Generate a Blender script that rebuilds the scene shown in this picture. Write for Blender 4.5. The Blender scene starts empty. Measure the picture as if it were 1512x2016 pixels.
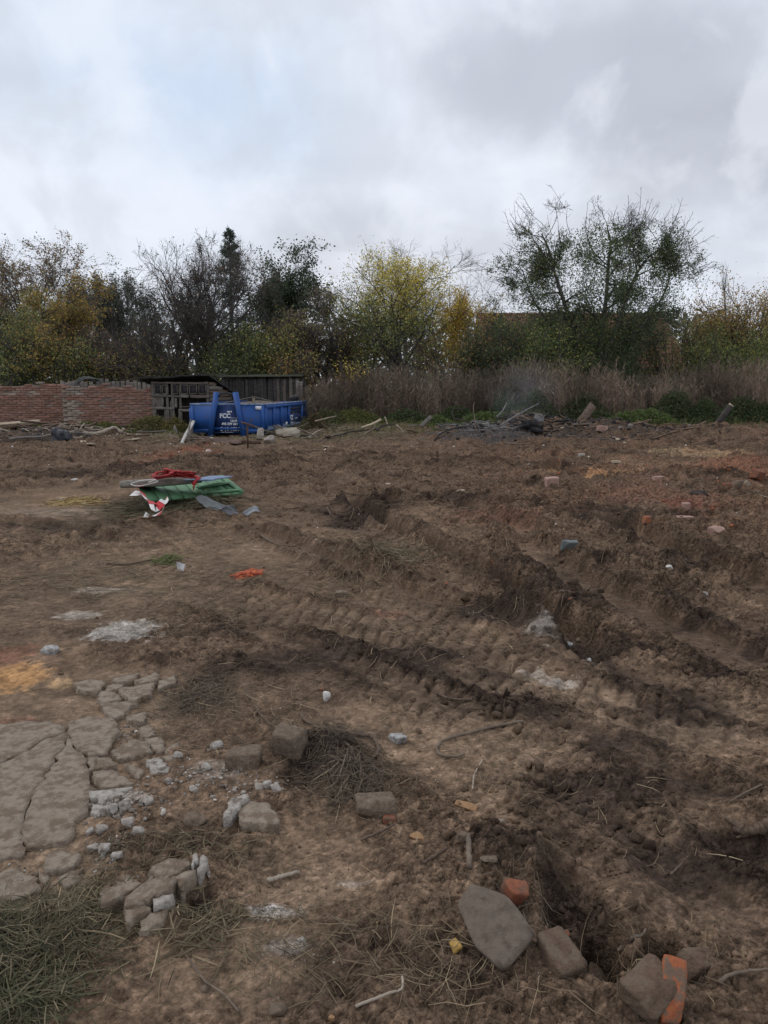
import bpy, bmesh, math, random
import numpy as np
from mathutils import Vector, Matrix, Euler, geometry

# ------------------------------------------------------------------ scene, camera, sky, sun, exposure
sc = bpy.context.scene
COL = sc.collection
CAM_H, FPX, CU, CV, HORIZON = 1.6, 1530.0, 756.0, 1008.0, 762.0      # a phone held at eye height
PITCH = math.atan((CV - HORIZON) / FPX)
cd = bpy.data.cameras.new('camera')
cam = bpy.data.objects.new('camera', cd); COL.objects.link(cam)
cam.location = (0, 0, CAM_H); cam.rotation_euler = (math.pi / 2 - PITCH, 0, 0)
cd.sensor_fit = 'VERTICAL'; cd.sensor_height = 24.0; cd.lens = FPX / 2016 * 24.0
cd.clip_start = 0.05; cd.clip_end = 6000
sc.camera = cam
sc.view_settings.view_transform = 'Standard'; sc.view_settings.look = 'None'
sc.view_settings.exposure = 0.0; sc.view_settings.gamma = 1.0
sc.view_settings.use_curve_mapping = False
try:
    sc.cycles.max_bounces = 5; sc.cycles.diffuse_bounces = 3; sc.cycles.transparent_max_bounces = 6
    sc.cycles.volume_bounces = 1; sc.cycles.use_adaptive_sampling = True
except Exception: pass

SUN_EL, SUN_AZ = math.radians(48), math.radians(-65)     # azimuth from +Y, towards the left of the view
CP, SP = math.cos(PITCH), math.sin(PITCH)
def ray(u, v):
    x = (u - CU) / FPX; d = (v - CV) / FPX
    return np.array([x, CP - d * SP, -SP - d * CP])
def W(u, v, z=0.0):
    """point where the sight line of a photo pixel meets height z"""
    r = ray(u, v); t = (z - CAM_H) / r[2]
    return np.array([r[0] * t, r[1] * t, z])
def AT(u, v, Y):
    """point of a photo pixel at distance Y"""
    r = ray(u, v); t = Y / r[1]
    return np.array([r[0] * t, Y, CAM_H + r[2] * t])

w = bpy.data.worlds.new('World'); sc.world = w; w.use_nodes = True
try: w.cycles.sampling_method = 'MANUAL'; w.cycles.sample_map_resolution = 256
except Exception: pass
nt = w.node_tree; nt.nodes.clear()
def N(tree, typ, **kw):
    n = tree.nodes.new(typ)
    for k, v in kw.items():
        if k.startswith('i_'):
            key = k[2:]; key = int(key) if key.isdigit() else key
            n.inputs[key].default_value = v
        else: setattr(n, k, v)
    return n
def math_n(tree, op, a, b=None, clamp=False):
    n = N(tree, 'ShaderNodeMath', operation=op, use_clamp=clamp)
    for i, s in enumerate((a, b)):
        if s is None: continue
        if isinstance(s, (int, float)): n.inputs[i].default_value = s
        else: tree.links.new(s, n.inputs[i])
    return n.outputs[0]
def mixc(tree, fac, a, b, blend='MIX'):
    n = N(tree, 'ShaderNodeMix', data_type='RGBA', blend_type=blend)
    for sock, s in ((n.inputs[0], fac), (n.inputs[6], a), (n.inputs[7], b)):
        if isinstance(s, (int, float)): sock.default_value = s
        elif isinstance(s, (tuple, list)): sock.default_value = (*s[:3], 1)
        else: tree.links.new(s, sock)
    return n.outputs[2]
def mapr(tree, v, a, b, c=0.0, d=1.0, smooth=True):
    n = N(tree, 'ShaderNodeMapRange', interpolation_type='SMOOTHSTEP' if smooth else 'LINEAR')
    tree.links.new(v, n.inputs[0])
    for i, s in enumerate((a, b, c, d)): n.inputs[i + 1].default_value = s
    return n.outputs[0]

sky = N(nt, 'ShaderNodeTexSky', sky_type='NISHITA', sun_disc=False, sun_elevation=SUN_EL,
        sun_rotation=SUN_AZ, air_density=1.0, dust_density=2.0, ozone_density=1.0)
tc = N(nt, 'ShaderNodeTexCoord'); dirv = tc.outputs['Generated']
sep = N(nt, 'ShaderNodeSeparateXYZ'); nt.links.new(dirv, sep.inputs[0])
zz = math_n(nt, 'ADD', math_n(nt, 'MAXIMUM', sep.outputs[2], 0.0), 0.16)
comb = N(nt, 'ShaderNodeCombineXYZ')
nt.links.new(math_n(nt, 'DIVIDE', sep.outputs[0], zz), comb.inputs[0])
nt.links.new(math_n(nt, 'DIVIDE', sep.outputs[1], zz), comb.inputs[1])
def sky_noise(scale, detail, off, dist=0.0, src=None):
    m = N(nt, 'ShaderNodeMapping'); m.inputs['Location'].default_value = off
    nt.links.new(src or comb.outputs[0], m.inputs[0])
    n = N(nt, 'ShaderNodeTexNoise', i_Scale=scale, i_Detail=detail, i_Roughness=0.52, i_Distortion=dist)
    nt.links.new(m.outputs[0], n.inputs['Vector']); return n
warp = sky_noise(6.5, 11, (3, 1, 0), 0.0, dirv)
wv = N(nt, 'ShaderNodeVectorMath', operation='SUBTRACT'); nt.links.new(warp.outputs['Color'], wv.inputs[0]); wv.inputs[1].default_value = (.5, .5, .5)
ws = N(nt, 'ShaderNodeVectorMath', operation='SCALE'); nt.links.new(wv.outputs[0], ws.inputs[0]); ws.inputs['Scale'].default_value = 0.17
wd = N(nt, 'ShaderNodeVectorMath', operation='ADD'); nt.links.new(dirv, wd.inputs[0]); nt.links.new(ws.outputs[0], wd.inputs[1])
def cloud(u, v, ru, rv, soft=0.35):
    c = ray(u, v); c = c / np.linalg.norm(c)
    s = N(nt, 'ShaderNodeVectorMath', operation='SUBTRACT'); nt.links.new(wd.outputs[0], s.inputs[0]); s.inputs[1].default_value = c
    m = N(nt, 'ShaderNodeVectorMath', operation='MULTIPLY'); nt.links.new(s.outputs[0], m.inputs[0])
    m.inputs[1].default_value = (FPX / ru, 1.5, FPX / rv)
    l = N(nt, 'ShaderNodeVectorMath', operation='LENGTH'); nt.links.new(m.outputs[0], l.inputs[0])
    return mapr(nt, l.outputs['Value'], 1.25, soft)
n1 = sky_noise(0.55, 8, (1.3, 7.1, 0), 0.3)
n2 = sky_noise(1.7, 9, (4.7, 2.2, 0), 0.4)
WHITE, GREY, DARK, BLUE = (0.70, 0.745, 0.835), (0.62, 0.645, 0.71), (0.40, 0.425, 0.49), (0.53, 0.655, 0.825)
K = 11.6                                                   # the background runs at strength 0.1
k3 = lambda c: tuple(x * K for x in c)
col = mixc(nt, mapr(nt, n1.outputs[0], 0.38, 0.66), k3(WHITE), k3(GREY))
col = mixc(nt, math_n(nt, 'MULTIPLY', mapr(nt, n2.outputs[0], 0.50, 0.66), 0.6), col, k3((0.78, 0.815, 0.90)))
# thin veil of high cloud with the blue showing through on the left
thin = math_n(nt, 'MULTIPLY', cloud(400, 220, 300, 130), 0.60)
bluepart = mixc(nt, 0.10, k3(BLUE), sky.outputs[0])
col = mixc(nt, thin, col, bluepart)
col = mixc(nt, math_n(nt, 'MULTIPLY', cloud(150, 60, 420, 120), 0.35), col, bluepart)
for (u, v, ru, rv, s) in ((1130, 135, 280, 110, .58), (1430, 265, 320, 90, .70), (1480, 90, 300, 130, .45), (650, 440, 210, 60, .32), (1500, 380, 240, 70, .4), (930, 130, 170, 90, .30)):
    col = mixc(nt, math_n(nt, 'MULTIPLY', cloud(u, v, ru, rv), s), col, k3(DARK))
col = mixc(nt, math_n(nt, 'MULTIPLY', cloud(100, 330, 330, 130), .55), col, k3((0.77, 0.81, 0.90)))
n3 = sky_noise(9.0, 10, (2, 8, 1), 0.3, dirv)
col = mixc(nt, math_n(nt, 'MULTIPLY', mapr(nt, n3.outputs[0], 0.46, 0.62), 0.34), col, k3((0.52, 0.545, 0.605)))
col = mixc(nt, math_n(nt, 'MULTIPLY', mapr(nt, n3.outputs[0], 0.50, 0.34), 0.42), col, k3((0.80, 0.83, 0.90)))
col = mixc(nt, 0.04, col, sky.outputs[0])
bg = N(nt, 'ShaderNodeBackground', i_Strength=0.1); nt.links.new(col, bg.inputs[0])
wo = N(nt, 'ShaderNodeOutputWorld'); nt.links.new(bg.outputs[0], wo.inputs[0])

sl = bpy.data.lights.new('sun', 'SUN'); sl.energy = 0.75; sl.angle = math.radians(22); sl.color = (1.0, 0.96, 0.90)
so = bpy.data.objects.new('sun', sl); COL.objects.link(so)
sd = Vector((math.sin(SUN_AZ) * math.cos(SUN_EL), math.cos(SUN_AZ) * math.cos(SUN_EL), math.sin(SUN_EL)))
so.rotation_euler = sd.to_track_quat('Z', 'Y').to_euler(); so.location = (0, 0, 50)

# ------------------------------------------------------------------ helpers
RNG = np.random.default_rng(7)
def tag(o, label=None, cat=None, group=None, kind=None):
    if cat and not kind: kind = 'thing'
    for k, v in (('label', label), ('category', cat), ('group', group), ('kind', kind)):
        if v: o[k] = v
    return o
def thing(name, label, cat, loc=(0, 0, 0), rotz=0.0, group=None):
    o = bpy.data.objects.new(name, None); COL.objects.link(o)
    o.empty_display_size = 0.1
    o.location = [float(c) for c in loc]; o.rotation_euler = (0, 0, rotz)
    return tag(o, label, cat, group)
def mk_mesh(name, V, F, smooth=False, cols=None, mat=None):
    V = np.asarray(V, np.float32); me = bpy.data.meshes.new(name)
    Fs = F if isinstance(F, (list, tuple)) and len(F) and isinstance(F[0], np.ndarray) else [np.asarray(F)]
    Fs = [np.asarray(f, np.int32) for f in Fs if len(f)]
    me.vertices.add(len(V)); me.vertices.foreach_set('co', V.ravel())
    nl = sum(f.size for f in Fs); npoly = sum(len(f) for f in Fs)
    me.loops.add(nl); me.polygons.add(npoly)
    me.loops.foreach_set('vertex_index', np.concatenate([f.ravel() for f in Fs]))
    tot = np.concatenate([np.full(len(f), f.shape[1], np.int32) for f in Fs])
    me.polygons.foreach_set('loop_start', np.concatenate([[0], np.cumsum(tot)[:-1]]).astype(np.int32))
    if smooth: me.polygons.foreach_set('use_smooth', np.ones(npoly, bool))
    if cols is not None:
        a = me.color_attributes.new('col', 'FLOAT_COLOR', 'POINT')
        c4 = np.ones((len(V), 4), np.float32); c4[:, :cols.shape[1]] = cols
        a.data.foreach_set('color', c4.ravel())
    me.update(calc_edges=True)
    if mat: me.materials.append(mat)
    return me
def mk(name, V, F, mat, parent=None, smooth=False, cols=None, loc=None, rot=None):
    me = V if isinstance(V, bpy.types.Mesh) else mk_mesh(name, V, F, smooth, cols, mat)
    o = bpy.data.objects.new(name, me); COL.objects.link(o)
    if parent: o.parent = parent
    if loc is not None: o.location = [float(c) for c in loc]
    if rot is not None: o.rotation_euler = rot
    return o
class MB:
    """collects boxes, bars and tubes, links them as one mesh"""
    def __init__(s): s.V = []; s.F3 = []; s.F4 = []; s.n = 0
    def add(s, V, F):
        V = np.asarray(V, float); F = np.asarray(F)
        (s.F3 if F.shape[1] == 3 else s.F4).append(F + s.n); s.V.append(V); s.n += len(V); return s
    def box(s, c, d, R=None):
        c = np.asarray(c, float); h = np.asarray(d, float) / 2
        v = np.array([[x, y, z] for x in (-1, 1) for y in (-1, 1) for z in (-1, 1)]) * h
        if R is not None: v = v @ np.asarray(R).T
        return s.add(v + c, [[0, 1, 3, 2], [4, 6, 7, 5], [0, 4, 5, 1], [2, 3, 7, 6], [0, 2, 6, 4], [1, 5, 7, 3]])
    def tube(s, P, r, k=6):
        V, F = tube(P, r, k); n0 = s.n
        s.V.append(V); s.F4.append(F[0] + n0); s.F3.append(F[1] + n0); s.n += len(V); return s
    def build(s, name, mat, parent=None, smooth=False, loc=None, rot=None):
        Fs = [np.concatenate(f) for f in (s.F3, s.F4) if f]
        return mk(name, np.concatenate(s.V), Fs, mat, parent, smooth, None, loc, rot)
def tube(P, r, k=6):
    P = np.asarray(P, float); n = len(P); r = np.broadcast_to(np.asarray(r, float), (n,))
    T = np.gradient(P, axis=0); T /= np.linalg.norm(T, axis=1)[:, None] + 1e-9
    ref = np.array([0.13, 0.21, 1.0]) if abs(T[:, 2]).mean() < 0.8 else np.array([1.0, 0.15, 0.1])
    A = np.cross(T, ref); A /= np.linalg.norm(A, axis=1)[:, None] + 1e-9; B = np.cross(T, A)
    a = np.arange(k) * 2 * np.pi / k
    V = P[:, None] + r[:, None, None] * (np.cos(a)[None, :, None] * A[:, None] + np.sin(a)[None, :, None] * B[:, None])
    V = V.reshape(-1, 3)
    i, j = np.meshgrid(np.arange(n - 1), np.arange(k), indexing='ij')
    F = np.stack([i * k + j, i * k + (j + 1) % k, (i + 1) * k + (j + 1) % k, (i + 1) * k + j], -1).reshape(-1, 4)
    V = np.vstack([V, P[0], P[-1]]); c0, c1 = n * k, n * k + 1
    jj = np.arange(k)
    F3 = np.concatenate([np.stack([np.full(k, c0), (jj + 1) % k, jj], -1),
                         np.stack([np.full(k, c1), (n - 1) * k + jj, (n - 1) * k + (jj + 1) % k], -1)])
    return V, [F, F3]
def mk_tube(name, P, r, mat, parent=None, k=6, smooth=True):
    V, F = tube(P, r, k); return mk(name, V, F, mat, parent, smooth)
def spline(pts, n=40):
    """Catmull-Rom through points"""
    P = np.asarray(pts, float); P = np.vstack([2 * P[0] - P[1], P, 2 * P[-1] - P[-2]])
    m = len(P) - 3; t = np.linspace(0, m - 1e-6, n); i = t.astype(int); f = (t - i)[:, None]
    a, b, c, d = P[i], P[i + 1], P[i + 2], P[i + 3]
    return 0.5 * (2 * b + (c - a) * f + (2 * a - 5 * b + 4 * c - d) * f ** 2 + (3 * b - a - 3 * c + d) * f ** 3)

# numpy noise
def _h(ix, iy, s):
    a = (ix.astype(np.int64) * 374761393 + iy.astype(np.int64) * 668265263 + s * 974711) & 0xFFFFFFFF
    a = ((a ^ (a >> 13)) * 1274126177) & 0xFFFFFFFF
    a = ((a ^ (a >> 16)) * 2246822519) & 0xFFFFFFFF
    return ((a ^ (a >> 15)) & 0xFFFFFF).astype(np.float32) / 16777216.0
def vnoise(x, y, s=0):
    ix = np.floor(x); iy = np.floor(y); fx = (x - ix).astype(np.float32); fy = (y - iy).astype(np.float32)
    fx = fx * fx * fx * (fx * (fx * 6 - 15) + 10); fy = fy * fy * fy * (fy * (fy * 6 - 15) + 10)
    a, b, c, d = _h(ix, iy, s), _h(ix + 1, iy, s), _h(ix, iy + 1, s), _h(ix + 1, iy + 1, s)
    return (a + (b - a) * fx) * (1 - fy) + (c + (d - c) * fx) * fy
def fbm(x, y, s=0, o=4, g=0.5):
    r = 0; a = 1.0; t = 0
    for i in range(o):
        ca, sa = math.cos(1.1 * i), math.sin(1.1 * i)
        r = r + a * (vnoise((x * ca - y * sa) * 2 ** i, (x * sa + y * ca) * 2 ** i, s + 17 * i) - 0.5); t += a; a *= g
    return r / t * 2          # about -1..1
def worley(x, y, s=0):
    """nearest cell: distance, gap to the next cell, cell random, offset from the cell's centre"""
    ix = np.floor(x); iy = np.floor(y); b1 = np.full(x.shape, 9.0, np.float32); b2 = b1.copy(); rid = np.zeros_like(b1); ox = np.zeros_like(b1); oy = np.zeros_like(b1)
    for dx in (-1, 0, 1):
        for dy in (-1, 0, 1):
            cx = ix + dx; cy = iy + dy
            ax = (x - cx - 0.1 - 0.8 * _h(cx, cy, s)).astype(np.float32); ay = (y - cy - 0.1 - 0.8 * _h(cx, cy, s + 5)).astype(np.float32); d = ax * ax + ay * ay
            m = d < b1; b2 = np.where(m, b1, np.minimum(b2, d)); b1 = np.where(m, d, b1); rid = np.where(m, _h(cx, cy, s + 9), rid); ox = np.where(m, ax, ox); oy = np.where(m, ay, oy)
    b1 = np.sqrt(b1); return b1, np.sqrt(b2) - b1, rid, ox, oy
def sstep(a, b, x):
    t = np.clip((x - a) / (b - a), 0, 1); return t * t * (3 - 2 * t)

# ------------------------------------------------------------------ materials
MATS = {}
def mat(name, c1, c2=None, scale=8.0, rough=0.85, bump=0.3, bscale=40.0, metal=0.0, spec=0.3, stretch=(1, 1, 1),
        rand=0.0, c3=None, c3scale=3.0, c3lo=0.55, c3hi=0.7, dist=0.002, coords='Object'):
    if name in MATS: return MATS[name]
    m = bpy.data.materials.new(name); m.use_nodes = True; t = m.node_tree; b = t.nodes['Principled BSDF']
    tcn = N(t, 'ShaderNodeTexCoord'); info = N(t, 'ShaderNodeObjectInfo')
    off = N(t, 'ShaderNodeVectorMath', operation='SCALE'); off.inputs[0].default_value = (37, 53, 71)
    t.links.new(info.outputs['Random'], off.inputs['Scale'])
    ad = N(t, 'ShaderNodeVectorMath', operation='ADD'); t.links.new(tcn.outputs[coords], ad.inputs[0]); t.links.new(off.outputs[0], ad.inputs[1])
    mp = N(t, 'ShaderNodeMapping'); mp.inputs['Scale'].default_value = stretch; t.links.new(ad.outputs[0], mp.inputs[0])
    def nz(s, d=6, r=0.6):
        n = N(t, 'ShaderNodeTexNoise', i_Scale=s, i_Detail=d, i_Roughness=r); t.links.new(mp.outputs[0], n.inputs['Vector']); return n.outputs[0]
    c2 = c2 or tuple(x * 0.6 for x in c1)
    out = mixc(t, mapr(t, nz(scale), 0.34, 0.68), c1, c2)
    if c3: out = mixc(t, mapr(t, nz(c3scale, 8, 0.65), c3lo, c3hi), out, c3)
    if rand:
        hs = N(t, 'ShaderNodeHueSaturation'); t.links.new(out, hs.inputs['Color'])
        t.links.new(mapr(t, info.outputs['Random'], 0, 1, 1 - rand, 1 + rand, False), hs.inputs['Value'])
        r2 = math_n(t, 'FRACT', math_n(t, 'MULTIPLY', info.outputs['Random'], 17.3))
        t.links.new(mapr(t, r2, 0, 1, 1 - rand * .7, 1 + rand * .4, False), hs.inputs['Saturation']); out = hs.outputs[0]
    t.links.new(out, b.inputs['Base Color'])
    b.inputs['Roughness'].default_value = rough; b.inputs['Metallic'].default_value = metal
    b.inputs['Specular IOR Level'].default_value = spec
    if bump:
        bn = N(t, 'ShaderNodeBump', i_Strength=bump, i_Distance=dist); t.links.new(nz(bscale, 5), bn.inputs['Height'])
        t.links.new(bn.outputs[0], b.inputs['Normal'])
    MATS[name] = m; return m
def attr_mat(name, rough=0.9, var=0.3, scale=30.0, trans=0.0, spec=0.2, bump=0.0, bscale=200, dist=0.003, var2=0.0, scale2=300, grain=False):
    m = bpy.data.materials.new(name); m.use_nodes = True; t = m.node_tree; b = t.nodes['Principled BSDF']
    at = N(t, 'ShaderNodeAttribute', attribute_name='col'); tcn = N(t, 'ShaderNodeTexCoord')
    def nz(s, d=5, r=0.6):
        n = N(t, 'ShaderNodeTexNoise', i_Scale=s, i_Detail=d, i_Roughness=r); t.links.new(tcn.outputs['Object'], n.inputs['Vector']); return n.outputs[0]
    def mul(c, f):
        n = N(t, 'ShaderNodeVectorMath', operation='SCALE'); t.links.new(c, n.inputs[0]); t.links.new(f, n.inputs['Scale']); return n.outputs[0]
    c = at.outputs['Color']
    if var: c = mul(c, mapr(t, nz(scale), 0.3, 0.7, 1 - var, 1 + var, False))
    if var2:
        f = mapr(t, nz(scale2, 9, 0.70), 0.34, 0.66, -var2, var2, False)
        if grain: f = math_n(t, 'MULTIPLY', f, at.outputs['Alpha'])      # coarse where churned, fine where packed
        c = mul(c, math_n(t, 'ADD', f, 1.0))
    t.links.new(c, b.inputs['Base Color']); b.inputs['Roughness'].default_value = rough; b.inputs['Specular IOR Level'].default_value = spec
    if bump:
        bn = N(t, 'ShaderNodeBump', i_Strength=bump, i_Distance=dist); t.links.new(nz(bscale, 8, 0.74), bn.inputs['Height'])
        if grain: t.links.new(at.outputs['Alpha'], bn.inputs['Strength'])
        t.links.new(bn.outputs[0], b.inputs['Normal'])
    if trans:
        tr = N(t, 'ShaderNodeBsdfTranslucent'); t.links.new(c, tr.inputs[0])
        mx = N(t, 'ShaderNodeMixShader', i_Fac=trans); t.links.new(b.outputs[0], mx.inputs[1]); t.links.new(tr.outputs[0], mx.inputs[2])
        t.links.new(mx.outputs[0], t.nodes['Material Output'].inputs[0])
    return m
# ------------------------------------------------------------------ the ground
def wpts(px): return np.array([W(u, v)[:2] for u, v in px])
def track_ds(x, y, P, reach):
    """signed offset and arc length to a polyline, for points nearer than reach"""
    lo = P.min(0) - reach; hi = P.max(0) + reach
    idx = np.nonzero((x > lo[0]) & (x < hi[0]) & (y > lo[1]) & (y < hi[1]))[0]
    X = x[idx]; Y = y[idx]; best = np.full(len(idx), 1e9); sd_ = np.zeros(len(idx)); ss = np.zeros(len(idx)); acc = 0.0
    for a, b in zip(P[:-1], P[1:]):
        e = b - a; L = np.hypot(*e)
        t = ((X - a[0]) * e[0] + (Y - a[1]) * e[1]) / (L * L); tcl = np.clip(t, 0, 1)
        qx = X - a[0] - tcl * e[0]; qy = Y - a[1] - tcl * e[1]; d = np.hypot(qx, qy)
        m = d < best; best[m] = d[m]; sd_[m] = (np.sign(e[0] * (Y - a[1]) - e[1] * (X - a[0])) * d)[m]; ss[m] = (acc + tcl * L)[m]; acc += L
    k = best < reach
    return idx[k], sd_[k], ss[k], acc
# (pixels of the centre line, width m, depth m, berm m, lug height m, lug pitch m, moisture, seed)
TRACKS = [
    ([(690, 985), (745, 1018), (830, 1062), (930, 1112), (1040, 1182), (1130, 1245), (1200, 1305)], .27, .14, .10, 0, .1, .75, 1),
    ([(985, 1052), (1060, 1090), (1120, 1135), (1250, 1200), (1400, 1268), (1560, 1345)], .42, .06, .06, 0.0, .1, .35, 2),
    ([(1180, 1020), (1270, 1065), (1400, 1112), (1560, 1175)], .40, .09, .07, 0, .1, .4, 3),
    ([(380, 1165), (520, 1205), (700, 1238), (900, 1290), (1100, 1362), (1300, 1432), (1560, 1530)], .62, .010, .010, .022, .112, .0, 4),
    ([(480, 1255), (640, 1300), (800, 1350), (980, 1430), (1150, 1530), (1350, 1640), (1560, 1760)], .50, .010, .010, .022, .108, .05, 5),
    ([(480, 1030), (560, 1062), (650, 1105), (740, 1150), (860, 1185), (960, 1215)], .26, .05, .05, 0, .1, .2, 6),
    ([(-80, 1040), (40, 1030), (130, 1052), (240, 1080)], .35, .04, .06, .012, .09, .3, 7),
    ([(640, 960), (760, 985), (900, 1005), (1080, 1060)], .40, .06, .07, 0, .1, .3, 8),
    ([(1000, 1480), (1090, 1545), (1200, 1640), (1350, 1750), (1560, 1890)], .42, .010, .010, .022, .105, .10, 9),
    ([(500, 905), (760, 900), (1000, 915), (1200, 950)], .7, .07, .10, 0, .1, .2, 10),
    ([(900, 1290), (1060, 1340), (1250, 1395), (1560, 1480)], .46, .010, .008, .022, .11, -.1, 11),
    ([(250, 1110), (400, 1128), (600, 1160), (900, 1225), (1180, 1310), (1560, 1430)], .40, .004, .004, .018, .12, -.05, 12),
    ([(560, 1400), (760, 1450), (960, 1545), (1180, 1675), (1420, 1840), (1560, 1950)], .44, .004, .004, .020, .105, .0, 13),
    ([(560, 1215), (700, 1255), (860, 1312), (1060, 1395), (1280, 1505), (1560, 1640)], .12, .010, .012, 0, .1, .6, 20),
    ([(430, 1235), (600, 1275), (760, 1330), (900, 1385), (1010, 1450)], .12, .008, .012, 0, .1, .55, 21),
    ([(1010, 1490), (1110, 1550), (1230, 1640), (1400, 1770), (1560, 1880)], .16, .012, .02, 0, .1, .7, 22),
    ([(1100, 1330), (1300, 1400), (1560, 1490)], .12, .008, .012, 0, .1, .5, 23),
    ([(860, 1180), (1000, 1225), (1160, 1300), (1400, 1385), (1560, 1440)], .14, .010, .015, 0, .1, .55, 24),
]
# mounds and hollows: pixel centre, pixel radii, height m
MOUNDS = [
    (1000, 1690, 130, 60, .07), (1080, 1740, 90, 60, .05), (1130, 1800, 60, 90, -.10), (1190, 1880, 40, 50, -.17), (1310, 1880, 50, 40, -.15),
    (1340, 1905, 50, 35, -.10), (1010, 1800, 40, 60, -.05), (990, 1880, 60, 40, .02), (1230, 1790, 90, 60, .05), (1280, 1985, 90, 50, .04), (660, 1490, 100, 60, .06), (600, 1520, 50, 40, -.06),
    (1480, 1660, 90, 30, -.06), (1480, 1610, 100, 30, .04), (700, 1025, 60, 16, -.05), (760, 1130, 50, 16, .05), (380, 930, 130, 22, .16), (560, 925, 90, 20, .12),
    (420, 1005, 120, 25, .10), (870, 1010, 110, 14, .12), (1000, 1000, 80, 16, .10), (1100, 980, 60, 14, .08), (1400, 960, 140, 22, .16), (1480, 930, 90, 16, .22), (1120, 890, 120, 14, .18),
    (60, 900, 120, 16, .22), (210, 880, 90, 10, .12), (950, 868, 110, 12, .28), (1040, 852, 70, 10, .40), (1140, 862, 120, 9, .28), (1240, 866, 130, 10, .26), (90, 866, 130, 12, .25), (720, 868, 90, 9, .14), (1420, 865, 110, 10, .35), (830, 925, 90, 10, .15), (680, 915, 120, 12, .10),
    (1180, 1285, 40, 18, -.05), (1090, 1240, 60, 24, .07), (1420, 1330, 80, 20, -.03), (1090, 1545, 60, 30, -.03), (480, 1450, 60, 20, -.03), (600, 960, 80, 16, .07),
    (330, 1830, 50, 20, .03), (390, 1790, 40, 40, -.06), (270, 1710, 60, 25, -.03), (1040, 1380, 70, 26, .015), (960, 1340, 50, 20, .015),
]
def ell(u, v, ru, rv):
    c = W(u, v)[:2]; rx = abs(W(u + ru, v)[0] - W(u - ru, v)[0]) / 2
    ry = abs(W(u, v - rv)[1] - W(u, v + rv)[1]) / 2; cy = (W(u, v - rv)[1] + W(u, v + rv)[1]) / 2
    return c[0], cy, rx, ry
def ell_mask(x, y, u, v, ru, rv, wx=None, wy=None, a=1.25, b=0.35):
    cx, cy, rx, ry = ell(u, v, ru, rv)
    dx = (x - cx) / rx; dy = (y - cy) / ry
    d = np.sqrt(dx * dx + dy * dy)
    if wx is not None: d = d + wx
    return sstep(a, b, d)
PAVE = [(-60, 1330), (60, 1340), (200, 1310), (340, 1320), (380, 1370), (340, 1460), (300, 1520), (200, 1580), (190, 1640), (210, 1700), (160, 1760), (60, 1790), (-60, 1800)]
def in_poly(x, y, P):
    c = np.zeros(x.shape, bool); j = len(P) - 1
    for i in range(len(P)):
        xi, yi = P[i]; xj, yj = P[j]
        c ^= ((yi > y) != (yj > y)) & (x < (xj - xi) * (y - yi) / (yj - yi + 1e-12) + xi); j = i
    return c
def pave_mask(x, y):
    P = wpts(PAVE); ins = in_poly(x, y, P); _P = np.vstack([P, P[:1]])
    d = np.full(x.shape, 9.0)
    for a, b in zip(_P[:-1], _P[1:]):
        e = b - a; t = np.clip(((x - a[0]) * e[0] + (y - a[1]) * e[1]) / (e @ e), 0, 1)
        d = np.minimum(d, np.hypot(x - a[0] - t * e[0], y - a[1] - t * e[1]))
    return sstep(-0.08, 0.08, np.where(ins, d, -d))

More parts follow.
